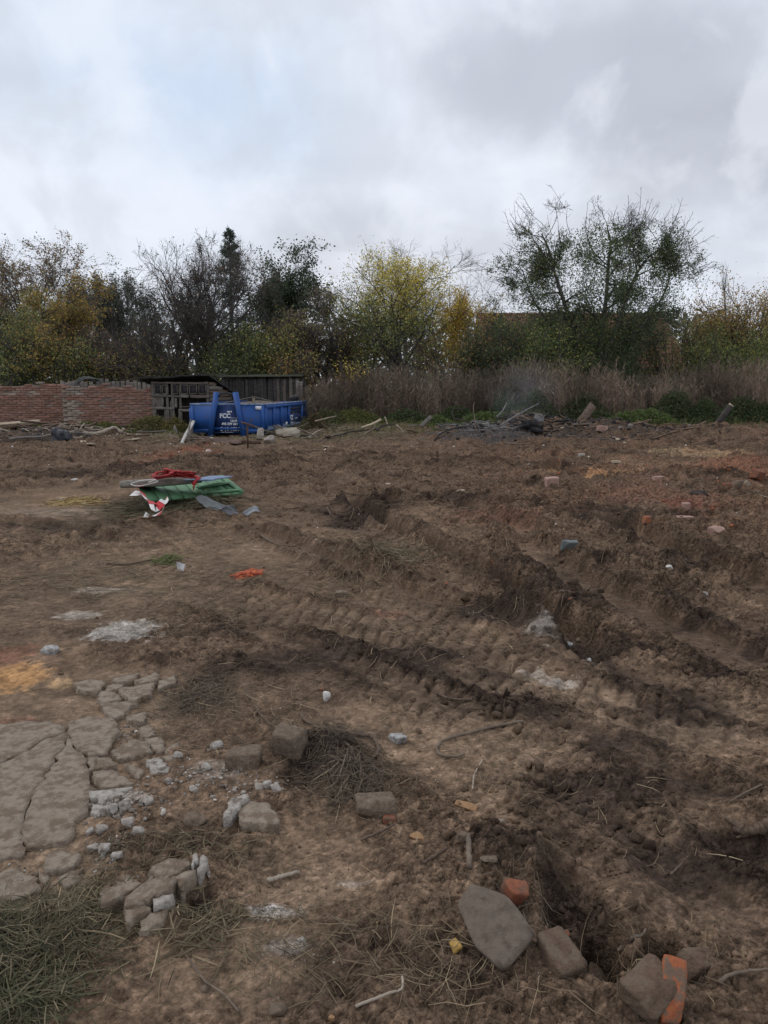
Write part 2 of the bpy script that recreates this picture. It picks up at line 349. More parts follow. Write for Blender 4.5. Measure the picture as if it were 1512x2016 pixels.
def ground_fields(x, y):
    """height and colour of the soil at points"""
    x = x.astype(np.float64); y = y.astype(np.float64)
    near = sstep(60, 34, y)
    big = fbm(x * .35 + 11, y * .35, 1, 3); mid = fbm(x * 1.3, y * 1.3 + 4, 2, 4); sm = fbm(x * 5, y * 5, 3, 4); wav = fbm(x * 2.2 + 40, y * 2.2, 8, 4)
    h = .05 * big * sstep(2, 7, y) + .02 * mid * (0.6 + 0.4 * sstep(3, 8, y))
    h = h + .30 * sstep(25, 31, y) + 0.25 * sstep(31, 60, y)
    # how churned the soil is
    churn = .35 + .45 * sstep(-.25, .35, mid + .3 * big) 
    churn = churn + .45 * sstep(.2, 1.6, x - .05 * y + .2) + .35 * sstep(9, 13, y)
    flat = np.zeros_like(x)
    for e in ((430, 1120, 260, 60), (200, 1180, 260, 110), (600, 1760, 170, 110), (480, 1900, 230, 110), (160, 1000, 260, 50), (820, 1450, 130, 60), (640, 1660, 130, 50), (60, 1300, 120, 60), (980, 1480, 90, 60)):
        flat = np.maximum(flat, ell_mask(x, y, *e, wx=.35 * wav))
    churn = np.clip(churn * (1 - .85 * flat), .08, 1.2)
    moist = np.zeros_like(x) + .22 * sstep(-.1, .5, fbm(x * .9 + 3, y * .9, 12, 4)) + .55 * sstep(.0, .5, fbm(x * 3.1 + 3, y * 3.1, 13, 5, .62)) * (.3 + .7 * np.clip(churn, 0, 1))
    pale = np.zeros_like(x); tr = np.zeros_like(x)
    for (u, v, ru, rv, hh) in MOUNDS:
        m = ell_mask(x, y, u, v, ru, rv, wx=.25 * wav + .12 * sm, b=.6 if hh < -.09 else .1); h = h + hh * m
        if hh < -.03: moist += .5 * m; churn += .25 * m
        else: churn += .2 * m * sstep(.03, .1, hh)
    for px, wd_, dep, berm, lug, pitch, moi, s in TRACKS:
        P = spline(wpts(px), 28); i, d, s_, L = track_ds(x, y, P, wd_ / 2 + .30)
        if not len(i): continue
        ends = sstep(0, .35, s_) * sstep(L, L - .5, s_) * near[i]
        wob = .03 * fbm(x[i] * 6, y[i] * 6, 30 + s, 2); ad = np.abs(d + wob)
        fade = .55 + .45 * sstep(-.45, .15, fbm(s_ * 1.4, s_ * 0 + s, 40 + s, 2)) if dep < .09 else 1.0
        inside = sstep(wd_ / 2 + (.035 if dep < .1 else .05), wd_ / 2 - (.03 if dep < .1 else .06), ad) * ends
        h[i] += -dep * inside * fade
        bm = np.exp(-((ad - wd_ / 2 - .09) / .075) ** 2) * ends
        h[i] += .5 * berm * bm * (.35 + 1.0 * np.clip(.5 + fbm(x[i] * 4, y[i] * 4, 60 + s, 3), 0, 1.4)) * (1.35 if s == 1 else 1) * np.where(d < 0, 1, .55)
        churn[i] = np.clip(churn[i] * (1 - (.70 if lug else .85) * inside) + .4 * bm * (1 if not lug else .4), .05, 1.2)
        if lug:
            ph = (s_ + .38 * d + .02 * fbm(x[i] * 9, y[i] * 9, 70 + s, 2)) / pitch
            fr = np.modf(ph + .10 * fbm(x[i] * 12, y[i] * 12, 75 + s, 3) + 50)[0]; bar = .5 - 1.5 * np.exp(-((fr - .5) / .12) ** 2)      # flat pads with narrow grooves
            rowp = (d / wd_ * 2 + .5); gap = sstep(.5, .44, np.abs(rowp - np.round(rowp)))
            pres = sstep(-.55, .05, fbm(x[i] * 1.9, y[i] * 1.9, 80 + s, 2)) * (.55 + .45 * sstep(-.3, .3, fbm(x[i] * 6, y[i] * 6, 85 + s, 2)))
            h[i] += 1.05 * lug * (.45 + .55 * sstep(3, 5, y[i])) * bar * gap * inside * pres; pale[i] = np.maximum(pale[i], (.26 if s < 12 else .12) * inside * pres * sstep(-.1, .4, bar)); churn[i] *= 1 - .25 * inside * pres
        elif s >= 20: moi = moi * sstep(-.35, .25, fbm(x[i] * 3.5, y[i] * 3.5, 88 + s, 3))
        elif dep < .06:
            h[i] += .010 * np.sin(d / wd_ * 2 * np.pi * 4) * inside
        moist[i] += moi * inside + (.25 if not lug else .06) * bm; tr[i] = np.maximum(tr[i], inside)
    pv = pave_mask(x, y); churn = churn * (1 - .8 * pv); h = h - .016 * pv
    churn *= near
    # clods: lumps of several sizes, each lump its own height
    fy = sstep(26, 12, y)
    for sc_, amp, s, thr in ((.62, .032, 200, .35), (.28, .024, 201, .45), (.125, .019, 202, .4), (.060, .016, 203, .4), (.029, .0115, 204, .35), (.0155, .007, 205, .3)):
        if sc_ < .02: m = y < 3.2
        elif sc_ < .05: m = y < 5.5
        elif sc_ < .08: m = y < 9
        else: m = y < 40
        ii = np.nonzero(m)[0]; X = x[ii] / sc_; Y = y[ii] / sc_
        wx = .75 * fbm(X * .7, Y * .7, s + 50, 2); wy = .75 * fbm(X * .7 + 31, Y * .7, s + 51, 2); ca, sa = math.cos(s), math.sin(s)
        f, gap, r, ox, oy = worley(X * ca - Y * sa + wx, X * sa + Y * ca + wy, s)
        q1 = np.modf(r * 37.7)[0] - .5; q2 = np.modf(r * 91.3)[0] - .5
        body = np.sqrt(np.clip(1 - (f / .75) ** 2, 0, 1)); edge = sstep(0, .20, gap)                # tilted broken plates with open joints
        plate = (.30 + .9 * np.clip((r - thr) / (1 - thr), 0, 1) ** 1.2) * (.45 * body + .55) * edge + 1.1 * (q1 * ox + q2 * oy) * edge
        h[ii] += amp * plate * np.clip(churn[ii], 0, 1.15) ** 1.3 * (1 + 1.1 * sstep(3.5, 8, y[ii])) * (sstep(3, 8, y[ii]) if sc_ > .5 else 1) * (sstep(9.5, 7, y[ii]) if .05 < sc_ < .08 else sstep(5.5, 3.5, y[ii]) if sc_ < .05 else 1)
        if sc_ < .2: moist[ii] += .26 * (np.modf(r * 13.1)[0] - .5) * np.clip(churn[ii], .2, 1)
    h = h + (.014 * sm + .007 * fbm(x * 22, y * 22, 5, 3)) * (.30 + churn) * near
    h = h + .006 * (.5 - np.abs(fbm(x * 11, y * 11, 6, 3))) * near
    # ---- colour of the soil itself: damp and dry, clay, sand, lime and ash
    hi = fbm(x * 17, y * 17, 91, 4, .65); warp_ = .45 * wav + .3 * sm
    base = np.array([.170, .113, .074]); damp = np.array([.050, .034, .025]); dry = np.array([.218, .154, .103])
    moist = moist + .22 * churn
    pale = pale + .5 * sstep(-.1, .55, fbm(x * .8 + 9, y * .8, 14, 4)) * (1 - .6 * np.clip(churn, 0, 1)) + .6 * pv
    for e in ((110, 1230, 260, 90), (330, 1180, 200, 50), (600, 1760, 160, 90), (480, 1900, 200, 100), (700, 1230, 120, 30), (1080, 1350, 160, 40), (1010, 1480, 90, 60), (1330, 1430, 160, 40)): pale = pale + .30 * ell_mask(x, y, *e, wx=.45 * wav + .3 * sm)
    for e in ((1100, 1545, 80, 30), (1040, 1395, 120, 26), (650, 1495, 100, 55), (650, 1495, 80, 40), (690, 1022, 70, 20), (400, 1365, 60, 40), (1180, 1280, 60, 30), (1340, 1890, 110, 50), (1130, 1790, 80, 90),
              (380, 1790, 60, 50), (1490, 1660, 80, 26), (960, 1335, 60, 22), (1290, 1690, 90, 50), (1240, 1480, 120, 36), (1420, 1335, 80, 22), (40, 880, 130, 12), (200, 935, 180, 16), (480, 920, 90, 12), (880, 985, 120, 12), (960, 1215, 100, 22), (1060, 1165, 120, 14), (760, 1290, 260, 20), (1250, 1560, 200, 40), (1380, 1700, 160, 60), (960, 1700, 120, 60), (700, 1000, 200, 16), (1250, 1020, 200, 20), (130, 1040, 130, 18), (520, 1310, 120, 24)):
        moist = moist + .5 * ell_mask(x, y, *e, wx=warp_)
    moist = np.clip(moist + .25 * hi * (moist > .05), 0, 1)[:, None]; pale = np.clip(pale + .2 * hi, 0, 1)[:, None]
    c = base + (dry - base) * pale; c = c + (damp - c) * moist
    PATCH = [ # u v ru rv colour strength
        (40, 1335, 110, 34, (.34, .19, .085), .95), (15, 1295, 60, 26, (.17, .085, .055), .8), (120, 1340, 50, 20, (.33, .22, .12), .6), (30, 1420, 60, 14, (.18, .09, .06), .5),
        (250, 1250, 90, 26, (.42, .385, .34), .8), (150, 1215, 60, 12, (.40, .36, .31), .55), (190, 1165, 60, 10, (.36, .31, .26), .5), (520, 1810, 90, 28, (.44, .40, .36), .75), (560, 1870, 60, 22, (.36, .32, .29), .5),
        (1100, 1340, 60, 18, (.40, .35, .30), .6), (1050, 1325, 40, 10, (.4, .35, .3), .4), (700, 1745, 60, 14, (.30, .25, .21), .4),
        (490, 1134, 26, 14, (.50, .115, .05), 1.0), (145, 988, 46, 9, (.40, .28, .13), .9), (350, 905, 70, 24, (.20, .085, .055), .7),
        (1160, 938, 110, 8, (.34, .21, .11), .75), (1390, 900, 130, 12, (.33, .235, .14), .7), (1300, 925, 160, 20, (.25, .155, .10), .55), (1300, 990, 160, 40, (.20, .115, .08), .55), (1460, 935, 90, 20, (.22, .11, .07), .55), (1000, 945, 120, 14, (.2, .12, .08), .4),
        (1340, 1005, 60, 14, (.25, .10, .065), .5), (770, 1215, 40, 10, (.25, .13, .09), .5), (960, 870, 120, 12, (.075, .072, .072), .8), (1060, 845, 70, 12, (.035, .034, .036), .9), (1140, 872, 90, 10, (.05, .046, .044), .7), (1240, 862, 110, 8, (.05, .046, .044), .6), (90, 868, 130, 10, (.06, .05, .042), .6),
        (980, 1030, 100, 18, (.19, .10, .07), .4), (680, 1890, 40, 30, (.23, .15, .11), .35), (110, 1010, 120, 14, (.23, .18, .14), .4), (1060, 1250, 40, 14, (.3, .27, .24), .4), (240, 1580, 80, 30, (.30, .27, .24), .45), (420, 1520, 70, 30, (.24, .20, .17), .4)]
    for u, v, ru, rv, cc, st in PATCH:
        m = ell_mask(x, y, u, v, ru, rv, wx=warp_, b=.1); m = (st * sstep(.22, .75, m + .55 * hi * (m > .01)))[:, None]; c = c + (np.array(cc) - c) * m
    g = (sstep(21.0, 24.5, y + 1.2 * wav) * sstep(-9.5, -6.5, x) * sstep(1.5, -.5, x))[:, None] * (.35 + .65 * sstep(-.2, .4, sm + mid))[:, None]
    c = c + (np.array([.105, .105, .055]) - c) * .65 * g
    far = sstep(29, 32, y)[:, None]; c = c + (np.array([.075, .075, .04]) - c) * far
    red = (sstep(-1, 4, x) * .35 * sstep(6, 10, y) * sstep(-.3, .5, mid))[:, None]; c = c * (1 + red * np.array([.22, -.06, -.16]))
    fine = fbm(x * 60, y * 60, 95, 3, .7) * sstep(5, 2.5, y)
    c = c * 1.08 * np.exp(.20 * mid + .30 * sm + .70 * hi * (1 - .5 * sstep(6, 12, y)) + .7 * fine)[:, None]
    return h, np.column_stack([np.clip(c, .012, .7), np.clip(.42 + .65 * churn, .3, 1.1)])

n_c = 600
t_in = np.linspace(-1, 1, n_c)
t_out = np.array([1.012, 1.04, 1.1, 1.2, 1.35, 1.6, 2, 3, 5, 9, 18, 40, 90])
TT = np.concatenate([-t_out[::-1], t_in, t_out])
y_in = 1.15 * np.exp(np.linspace(0, math.log(32 / 1.15), 1250))
YY = np.concatenate([[-60, -30, -15, -8, -4, -2, -1, -.3, .2, .5, .75, .95, 1.08], y_in, [32.3, 33, 34, 36, 39, 43, 50, 60, 80, 120, 200, 400, 900, 2500]])
wid = .50 + .56 * np.maximum(YY, 0)
GX = TT[None, :] * wid[:, None]; GY = np.broadcast_to(YY[:, None], GX.shape)
gh, gc = ground_fields(GX.ravel(), GY.ravel())
GH = gh.reshape(GX.shape)
GC = gc[:, :3].reshape(GX.shape + (3,))
def _ij(x, y):
    x = np.asarray(x, float); y = np.asarray(y, float)
    i = np.clip(np.searchsorted(YY, y) - 1, 0, len(YY) - 2); fi = np.clip((y - YY[i]) / (YY[i + 1] - YY[i]), 0, 1)
    t = x / (.50 + .56 * np.maximum(y, 0)); j = np.clip(np.searchsorted(TT, t) - 1, 0, len(TT) - 2); fj = np.clip((t - TT[j]) / (TT[j + 1] - TT[j]), 0, 1)
    return i, j, fi, fj
def HZ(x, y):
    i, j, fi, fj = _ij(x, y)
    return (GH[i, j] * (1 - fj) + GH[i, j + 1] * fj) * (1 - fi) + (GH[i + 1, j] * (1 - fj) + GH[i + 1, j + 1] * fj) * fi
def HCOL(x, y): i, j, fi, fj = _ij(x, y); return GC[i, j]
def G(u, v, dz=0.0):
    """point on the built ground seen at a photo pixel (a few steps of fixed-point search)"""
    z = 0.0
    for _ in range(6):
        p = W(u, v, z); z = .5 * z + .5 * float(HZ(p[0], p[1]))
    p = W(u, v, z); p[2] = float(HZ(p[0], p[1])) + dz; return p
def px2m(u, v, px): return px * W(u, v)[1] / FPX * (1 / (CP - (v - CV) / FPX * SP)) 
nr, nc = GX.shape
ii, jj = np.meshgrid(np.arange(nr - 1), np.arange(nc - 1), indexing='ij')
GF = np.stack([ii * nc + jj, ii * nc + jj + 1, (ii + 1) * nc + jj + 1, (ii + 1) * nc + jj], -1).reshape(-1, 4)
def soil_material(name, fine_only=False):
    m = bpy.data.materials.new(name); m.use_nodes = True; t = m.node_tree; b = t.nodes['Principled BSDF']
    at = N(t, 'ShaderNodeAttribute', attribute_name='col'); tcn = N(t, 'ShaderNodeTexCoord')
    nz = N(t, 'ShaderNodeTexNoise', i_Scale=55.0, i_Detail=4.0, i_Roughness=0.6); t.links.new(tcn.outputs['Object'], nz.inputs['Vector'])
    wv_ = N(t, 'ShaderNodeVectorMath', operation='MULTIPLY_ADD'); t.links.new(nz.outputs['Color'], wv_.inputs[0]); wv_.inputs[1].default_value = (.022, .022, .022); t.links.new(tcn.outputs['Object'], wv_.inputs[2])
    def vor(s):
        n = N(t, 'ShaderNodeTexVoronoi', i_Scale=s); t.links.new(wv_.outputs[0], n.inputs['Vector']); sp = N(t, 'ShaderNodeSeparateColor'); t.links.new(n.outputs['Color'], sp.inputs[0]); return n.outputs['Distance'], sp.outputs[0]
    d1, r1 = vor(42.0); d2, r2 = vor(120.0)
    nb = N(t, 'ShaderNodeTexNoise', i_Scale=24.0, i_Detail=8.0, i_Roughness=0.66); t.links.new(tcn.outputs['Object'], nb.inputs['Vector'])
    f = math_n(t, 'ADD', math_n(t, 'ADD', mapr(t, r1, 0, 1, -.30, .30, False), mapr(t, r2, 0, 1, -.30, .30, False)), mapr(t, nb.outputs[0], .35, .65, -.38, .38, False))   # each crumb its own shade of damp or dry
    f = math_n(t, 'ADD', math_n(t, 'MULTIPLY', f, at.outputs['Alpha']), 1.0); f = math_n(t, 'MAXIMUM', f, .25)
    c = N(t, 'ShaderNodeVectorMath', operation='SCALE'); t.links.new(at.outputs['Color'], c.inputs[0]); t.links.new(f, c.inputs['Scale']); t.links.new(c.outputs[0], b.inputs['Base Color'])
    hgt = math_n(t, 'ADD', math_n(t, 'MULTIPLY', d1, -1.0), math_n(t, 'MULTIPLY', d2, -.40)); hgt = math_n(t, 'ADD', hgt, math_n(t, 'MULTIPLY', nb.outputs[0], .8))
    bn = N(t, 'ShaderNodeBump', i_Distance=.013); t.links.new(hgt, bn.inputs['Height']); t.links.new(at.outputs['Alpha'], bn.inputs['Strength']); t.links.new(bn.outputs[0], b.inputs['Normal'])
    b.inputs['Roughness'].default_value = .95; b.inputs['Specular IOR Level'].default_value = .10; return m
soil_mat = soil_material('soil')
tag(mk('ground', np.stack([GX.ravel(), GY.ravel(), gh], -1), GF, soil_mat, smooth=True, cols=gc), kind='structure')
# ------------------------------------------------------------------ trees and other plants
bark = mat('bark', (.115, .102, .092), (.065, .058, .053), scale=6, rough=.95, bump=.6, bscale=14, stretch=(1, 1, .25), dist=.02)
bark_pale = mat('bark_grey', (.13, .12, .11), (.07, .065, .06), scale=6, rough=.95, bump=.5, bscale=14, stretch=(1, 1, .25), dist=.02)
leaf_mat = attr_mat('leaf', rough=.7, var=0, trans=.35, spec=.25)
def norm(v): return v / (np.linalg.norm(v, axis=-1, keepdims=True) + 1e-9)
def walk(P0, D, L, n, wob, up, rng):
    pts = [P0]; d = D; up = np.asarray(up if np.ndim(up) else (0, 0, up), float)
    for i in range(1, n):
        d = norm(d + wob * rng.normal(size=d.shape) + up); pts.append(pts[-1] + d * (L / (n - 1))[:, None])
    return np.stack(pts, 1)
def spawn(P, R, k, t0, t1, ang, lr, up, wob, n, rng, rf=.6, rmin=.004, taper=.5, minlen=.05):
    B, m = P.shape[:2]; t = rng.uniform(t0, t1, (B, k)); f = t * (m - 1); i = np.minimum(f.astype(int), m - 2); f = (f - i)[..., None]
    bi = np.arange(B)[:, None]; a = P[bi, i]; b = P[bi, i + 1]; P0 = a + (b - a) * f; T = norm(b - a)
    perp = norm(np.cross(T, rng.normal(size=T.shape))); A = np.radians(rng.uniform(*ang, (B, k)))[..., None]
    D = np.cos(A) * T + np.sin(A) * perp
    pl = np.linalg.norm(np.diff(P, axis=1), axis=-1).sum(1)[:, None]
    L = np.maximum(pl * rng.uniform(*lr, (B, k)) * (1.2 - taper * t), minlen)
    r0 = np.maximum((R[bi, i] + (R[bi, i + 1] - R[bi, i]) * f[..., 0]) * rf, rmin)
    Q = walk(P0.reshape(-1, 3), D.reshape(-1, 3), L.ravel(), n, wob, up, rng)
    RR = np.maximum(r0.ravel()[:, None] * np.linspace(1, .35, n)[None], rmin * .8); return Q, RR
def tubes(P, R, k):
    B, n = P.shape[:2]; T = norm(np.gradient(P, axis=1)); ref = np.where(np.abs(T[..., 2:3]) > .8, [1., .2, .1], [.1, .2, 1.])
    A = norm(np.cross(T, ref)); Bv = np.cross(T, A); a = np.arange(k) * 2 * np.pi / k
    V = P[:, :, None] + R[..., None, None] * (np.cos(a)[:, None] * A[:, :, None] + np.sin(a)[:, None] * Bv[:, :, None])
    b, i, j = np.meshgrid(np.arange(B), np.arange(n - 1), np.arange(k), indexing='ij'); o = b * n * k
    F = np.stack([o + i * k + j, o + i * k + (j + 1) % k, o + (i + 1) * k + (j + 1) % k, o + (i + 1) * k + j], -1).reshape(-1, 4)
    return V.reshape(-1, 3), F
def join(parts):
    V = []; F = []; n = 0
    for v, f in parts: V.append(v); F.append(f + n); n += len(v)
    return np.concatenate(V), np.concatenate(F)
def leaves(C, size, rng, droop=.0, aspect=.55):
    n = len(C); a = norm(rng.normal(size=(n, 3)) + [0, 0, -droop]); b = norm(np.cross(a, rng.normal(size=(n, 3))))
    s = size * rng.uniform(.6, 1.35, (n, 1)); a = a * s; b = b * s * aspect * .5
    V = np.stack([C, C + a * .45 + b, C + a, C + a * .45 - b], 1).reshape(-1, 3)
    return V, np.arange(4 * n).reshape(-1, 4)
def along(P, n, rng, t0=.15, jit=.06):
    B, m = P.shape[:2]; b = rng.integers(0, B, n); f = rng.uniform(t0, 1, n) * (m - 1); i = np.minimum(f.astype(int), m - 2); f = (f - i)[:, None]
    return P[b, i] + (P[b, i + 1] - P[b, i]) * f + rng.normal(size=(n, 3)) * jit
BOOST = [2.9]
def palette(n, cols, rng, var=.22):
    c = np.array([x[:3] for x in cols], float); p = np.array([x[3] for x in cols], float); p /= p.sum()
    c = c[rng.choice(len(c), n, p=p)]; return c * BOOST[0] * (1 + var * rng.normal(size=(n, 1))).clip(.35, 1.8)
LV = dict(  # k children, range on parent, angle, length ratio, upward pull, wobble, points
    round=[(11, .25, 1, (35, 70), (.45, .75), .06, .12, 7), (7, .2, 1, (30, 65), (.4, .65), .05, .16, 5), (6, .15, 1, (25, 65), (.4, .7), .04, .2, 4), (5, .1, 1, (20, 60), (.35, .7), .03, .25, 2)],
    upright=[(12, .2, 1, (18, 48), (.4, .65), .14, .10, 7), (7, .2, 1, (18, 50), (.4, .7), .1, .12, 5), (6, .15, 1, (20, 55), (.4, .7), .08, .16, 4), (4, .1, 1, (20, 55), (.4, .75), .06, .2, 2)],
    spread=[(9, .3, 1, (40, 75), (.6, .9), .10, .14, 8), (8, .25, 1, (30, 60), (.4, .65), .09, .18, 6), (6, .2, 1, (25, 65), (.4, .65), .07, .22, 4), (4, .15, 1, (20, 60), (.4, .7), .06, .25, 2)],
    shrub=[(10, .05, 1, (15, 50), (.5, .85), .05, .14, 6), (7, .1, 1, (20, 55), (.4, .7), .04, .18, 4), (5, .1, 1, (20, 60), (.4, .7), .03, .22, 2)])
def skeleton(rng, stems, form, R0, kk=1.0):
    """stems: (S,n,3) array -> list of levels"""
    n = stems.shape[1]; R = np.linspace(1, .25, n)[None] * np.full((len(stems), 1), R0); out = [(stems, R)]; P = stems
    for li, (k, t0, t1, ang, lr, up, wob, m) in enumerate(LV[form]):
        P, R = spawn(P, R, max(2, int(round(k * (kk if li < 2 else 1)))), t0, t1, ang, lr, up, wob, m, rng, rf=.55 if li == 0 else .6, rmin=(.020, .011, .0065, .005)[min(li, 3)])
        out.append((P, R))
    return out
def fit(levels, hw, ht, hd=None, base=0.0):
    """scale a grown skeleton to the crown's half width and height"""
    Q = np.concatenate([p.reshape(-1, 3) for p, _ in levels[1:]])
    sx = hw / max(np.percentile(np.abs(Q[:, 0] - 0), 97), .1); sz = ht / np.percentile(Q[:, 2], 99.7); sy = (hd or hw) / max(np.percentile(np.abs(Q[:, 1]), 97), .1)
    S = np.array([sx, sy, sz]); return [(p * S, r) for p, r in levels]
def plant(name, label, cat, loc, levels, wood, leafgen=None, group=None, rotz=0.0, skip_fine=False, keep=1.0, rng=None):
    t = thing(name, label, cat, loc, rotz, group)
    cuts = len(levels) - 1
    big = [tubes(levels[0][0], levels[0][1], 8)] + ([tubes(levels[1][0], levels[1][1], 5)] if cuts >= 1 else [])
    V, F = join(big); mk('trunk', V, F, wood, t, smooth=True)
    fine = levels[2:-1] if skip_fine else levels[2:]
    if fine:
        V, F = join([tubes(p, r, 3) for p, r in fine]); mk('twigs', V, F, wood, t)['kind'] = 'stuff'
    if leafgen is not None:
        V, F, c = leafgen(levels)
        if len(V): mk('crown', V, F, leaf_mat, t, cols=c)
    return t
def copy_thing(o, loc, rotz, label, group=None, scale=(1, 1, 1)):
    c = o.copy(); COL.objects.link(c); c.location = [float(k) for k in loc]; c.rotation_euler = (0, 0, rotz); c.scale = scale; c['label'] = label
    if group: c['group'] = group
    for ch in o.children:
        d = ch.copy(); COL.objects.link(d); d.parent = c
    return c
def foliage(n, size, cols, rng, lev=(-1, -2), jit=.08, keepf=None, droop=0.0, clump=0.0, colf=None):
    def gen(levels):
        C = np.concatenate([along(levels[l][0], int(n * w), rng, jit=jit) for l, w in zip(lev, (.75, .25))])
        if keepf is not None: C = C[rng.uniform(size=len(C)) < keepf(C)]
        if clump: C = C[fbm(C[:, 0] * clump + C[:, 1] * .7, C[:, 2] * clump + C[:, 1] * .4, 77, 2) > -.12]
        V, F = leaves(C, size, rng, droop); c = palette(len(C), cols, rng) if colf is None else colf(C, rng)
        return V, F, np.repeat(c, 4, 0)
    return gen
def base_at(u, Y):
    x = (u - CU) / FPX * Y / CP * (1.0)           # near enough for upright things at the horizon
    return np.array([x, Y, float(HZ(x, Y)) - .05])
def htop(v, Y): return float(AT(CU, v, Y)[2])
def stemset(rng, S, L, spread, wob=.05, n=9, up=.05, base_r=.12, lean=(0, 0)):
    a = rng.uniform(0, 2 * np.pi, S); P0 = np.stack([np.cos(a) * base_r * (S > 1), np.sin(a) * base_r * (S > 1), np.zeros(S)], 1)
    D = norm(np.stack([np.cos(a) * spread + lean[0], np.sin(a) * spread + lean[1], np.ones(S)], 1))
    return walk(P0, D, L * rng.uniform(.85, 1.1, S), n, wob, up, rng)
def tree(name, label, u, Y, vtop, halfpx, form, seed, wood=bark, R0=.16, S=1, spread=.15, kk=1.0, leafgen=None, cat='tree', group=None, trunk=.55, lean=(0, 0), skip=False, wob=.05):
    rng = np.random.default_rng(seed); b = base_at(u, Y); H_ = htop(vtop, Y) - b[2]; hw = 1.18 * halfpx / FPX * Y
    st = stemset(rng, S, H_ * trunk, spread, lean=lean, wob=wob); lv = fit(skeleton(rng, st, form, R0, kk), hw, H_)
    return plant(name, label, cat, b, lv, wood, leafgen(rng, H_, hw) if leafgen else None, group, skip_fine=skip)
G1, G2, G3 = (.050, .066, .026, 1), (.034, .047, .022, 1), (.075, .085, .030, 1)
YL, OR, BR, OL = (.235, .175, .036, 1), (.17, .098, .032, 1), (.10, .062, .034, 1), (.125, .115, .035, 1)
DK = (.026, .034, .021, 1)
wt = lambda c, k: (*c[:3], k)
def simple(n, size, cols, **kw): return lambda rng, H_, hw: foliage(n, size, cols, rng, **kw)
# --- left group
tree('oak_tree', 'tall brown half-bare tree at the far left behind the brick wall', 40, 44, 455, 115, 'upright', 11, R0=.20, S=2, leafgen=simple(17000, .12, [wt(BR, 3), wt(OL, 1), (.055, .045, .035, 2)], jit=.1))
tree('oak_tree', 'tall dark twiggy tree at the left edge of the photo, crown cut off', -70, 47, 470, 110, 'upright', 12, R0=.2, S=2, leafgen=simple(13000, .12, [wt(BR, 3), wt(G2, 1)]))
def yb(rng, H_, hw):
    def colf(C, r):
        k = sstep(-.2, .75, C[:, 0] / hw + .35 * (C[:, 2] / H_ - .5) + .25 * r.normal(size=len(C)))[:, None]
        return (palette(len(C), [wt(G1, 2), wt(G3, 2), wt(OL, 1)], r) * (1 - k) + palette(len(C), [wt(OR, 2), wt(YL, 1), wt(BR, 2), wt(OL, 2)], r) * k * .8)
    return foliage(21000, .095, None, rng, colf=colf, jit=.13, lev=(-1, -2), keepf=lambda C: sstep(.04 * H_, .2 * H_, C[:, 2]))
tree('lime_tree', 'leafy tree turning yellow-brown, thick dark trunk behind the left brick wall', 85, 36, 545, 115, 'round', 13, R0=.27, leafgen=yb, kk=1.1)
for i, (u, vt, hp, Y, lb) in enumerate([(172, 527, 34, 60, 'thin grey-green alder nearest the yellow-brown tree'), (205, 545, 30, 64, 'second thin alder from the left in the far row'), (238, 532, 36, 62, 'tallest thin alder in the middle of the far row'), (272, 545, 34, 66, 'thin alder beside the spreading bare tree'), (305, 552, 34, 63, 'rightmost thin alder, seen through the bare branches')]):
    if i == 0:
        ald = tree('alder_tree', lb, u, Y, vt, hp, 'upright', 21, R0=.11, wood=bark, leafgen=simple(5200, .15, [(.045, .05, .042, 2), (.06, .058, .045, 1), wt(DK, 1)], jit=.12), group='far row of thin alders', trunk=.8); a0 = (base_at(u, Y), Y, vt)
    else:
        b = base_at(u, Y); s = (htop(vt, Y) - b[2]) / (htop(a0[2], a0[1]) - a0[0][2]); copy_thing(ald, b, i * 1.7, lb, 'far row of thin alders', (s, s, s))
tree('walnut_tree', 'big bare spreading tree with dark trunk behind the rabbit hutch', 398, 36, 458, 122, 'spread', 31, R0=.24, S=3, spread=.32, kk=1.25, leafgen=simple(2600, .09, [wt(DK, 2), wt(BR, 1)], jit=.05), trunk=.62)
def sprucegen():
    rng = np.random.default_rng(41); b = base_at(468, 46); H_ = htop(448, 46) - b[2]; st = np.zeros((1, 14, 3)); st[0, :, 2] = np.linspace(0, H_, 14)
    R = np.linspace(.2, .015, 14)[None]; n = 210; t = np.sort(rng.uniform(.12, .99, n)); P0 = np.stack([0 * t, 0 * t, t * H_], 1); a = rng.uniform(0, 6.28, n)
    L = (1 - t) ** .85 * 2.5 * rng.uniform(.7, 1.15, n) + .12; D = np.stack([np.cos(a), np.sin(a), np.full(n, -.12) + .5 * t], 1)
    P1 = walk(P0, norm(D), L, 6, .05, .03, rng); lv = [(st, R), (P1, np.linspace(.022, .008, 6)[None].repeat(n, 0))]
    P2, R2 = spawn(*lv[1], 12, .12, 1, (35, 70), (.22, .42), -.03, .08, 3, rng, rmin=.006); lv.append((P2, R2))
    def gen(levels):
        C = along(P2, 15000, rng, .05, .035); V, F = leaves(C, .13, rng, .25, .28); return V, F, np.repeat(palette(len(C), [(.022, .033, .026, 2), (.032, .042, .03, 1)], rng), 4, 0)
    plant('spruce_tree', 'dark pointed spruce rising above the bare tree', 'tree', b, lv, bark, gen)
sprucegen()
tree('oak_tree', 'dark green leafy tree just right of the spruce', 528, 49, 500, 52, 'round', 51, R0=.16, leafgen=simple(13000, .15, [wt(DK, 3), wt(G2, 1)], clump=.9, jit=.14), skip=True)
tree('oak_tree', 'tall dark leafy oak with lobed crown against the sky', 598, 52, 472, 80, 'upright', 52, R0=.22, kk=.9, leafgen=simple(22000, .16, [wt(DK, 4), wt(G2, 1), (.03, .032, .024, 2)], clump=.75, jit=.16), skip=True)
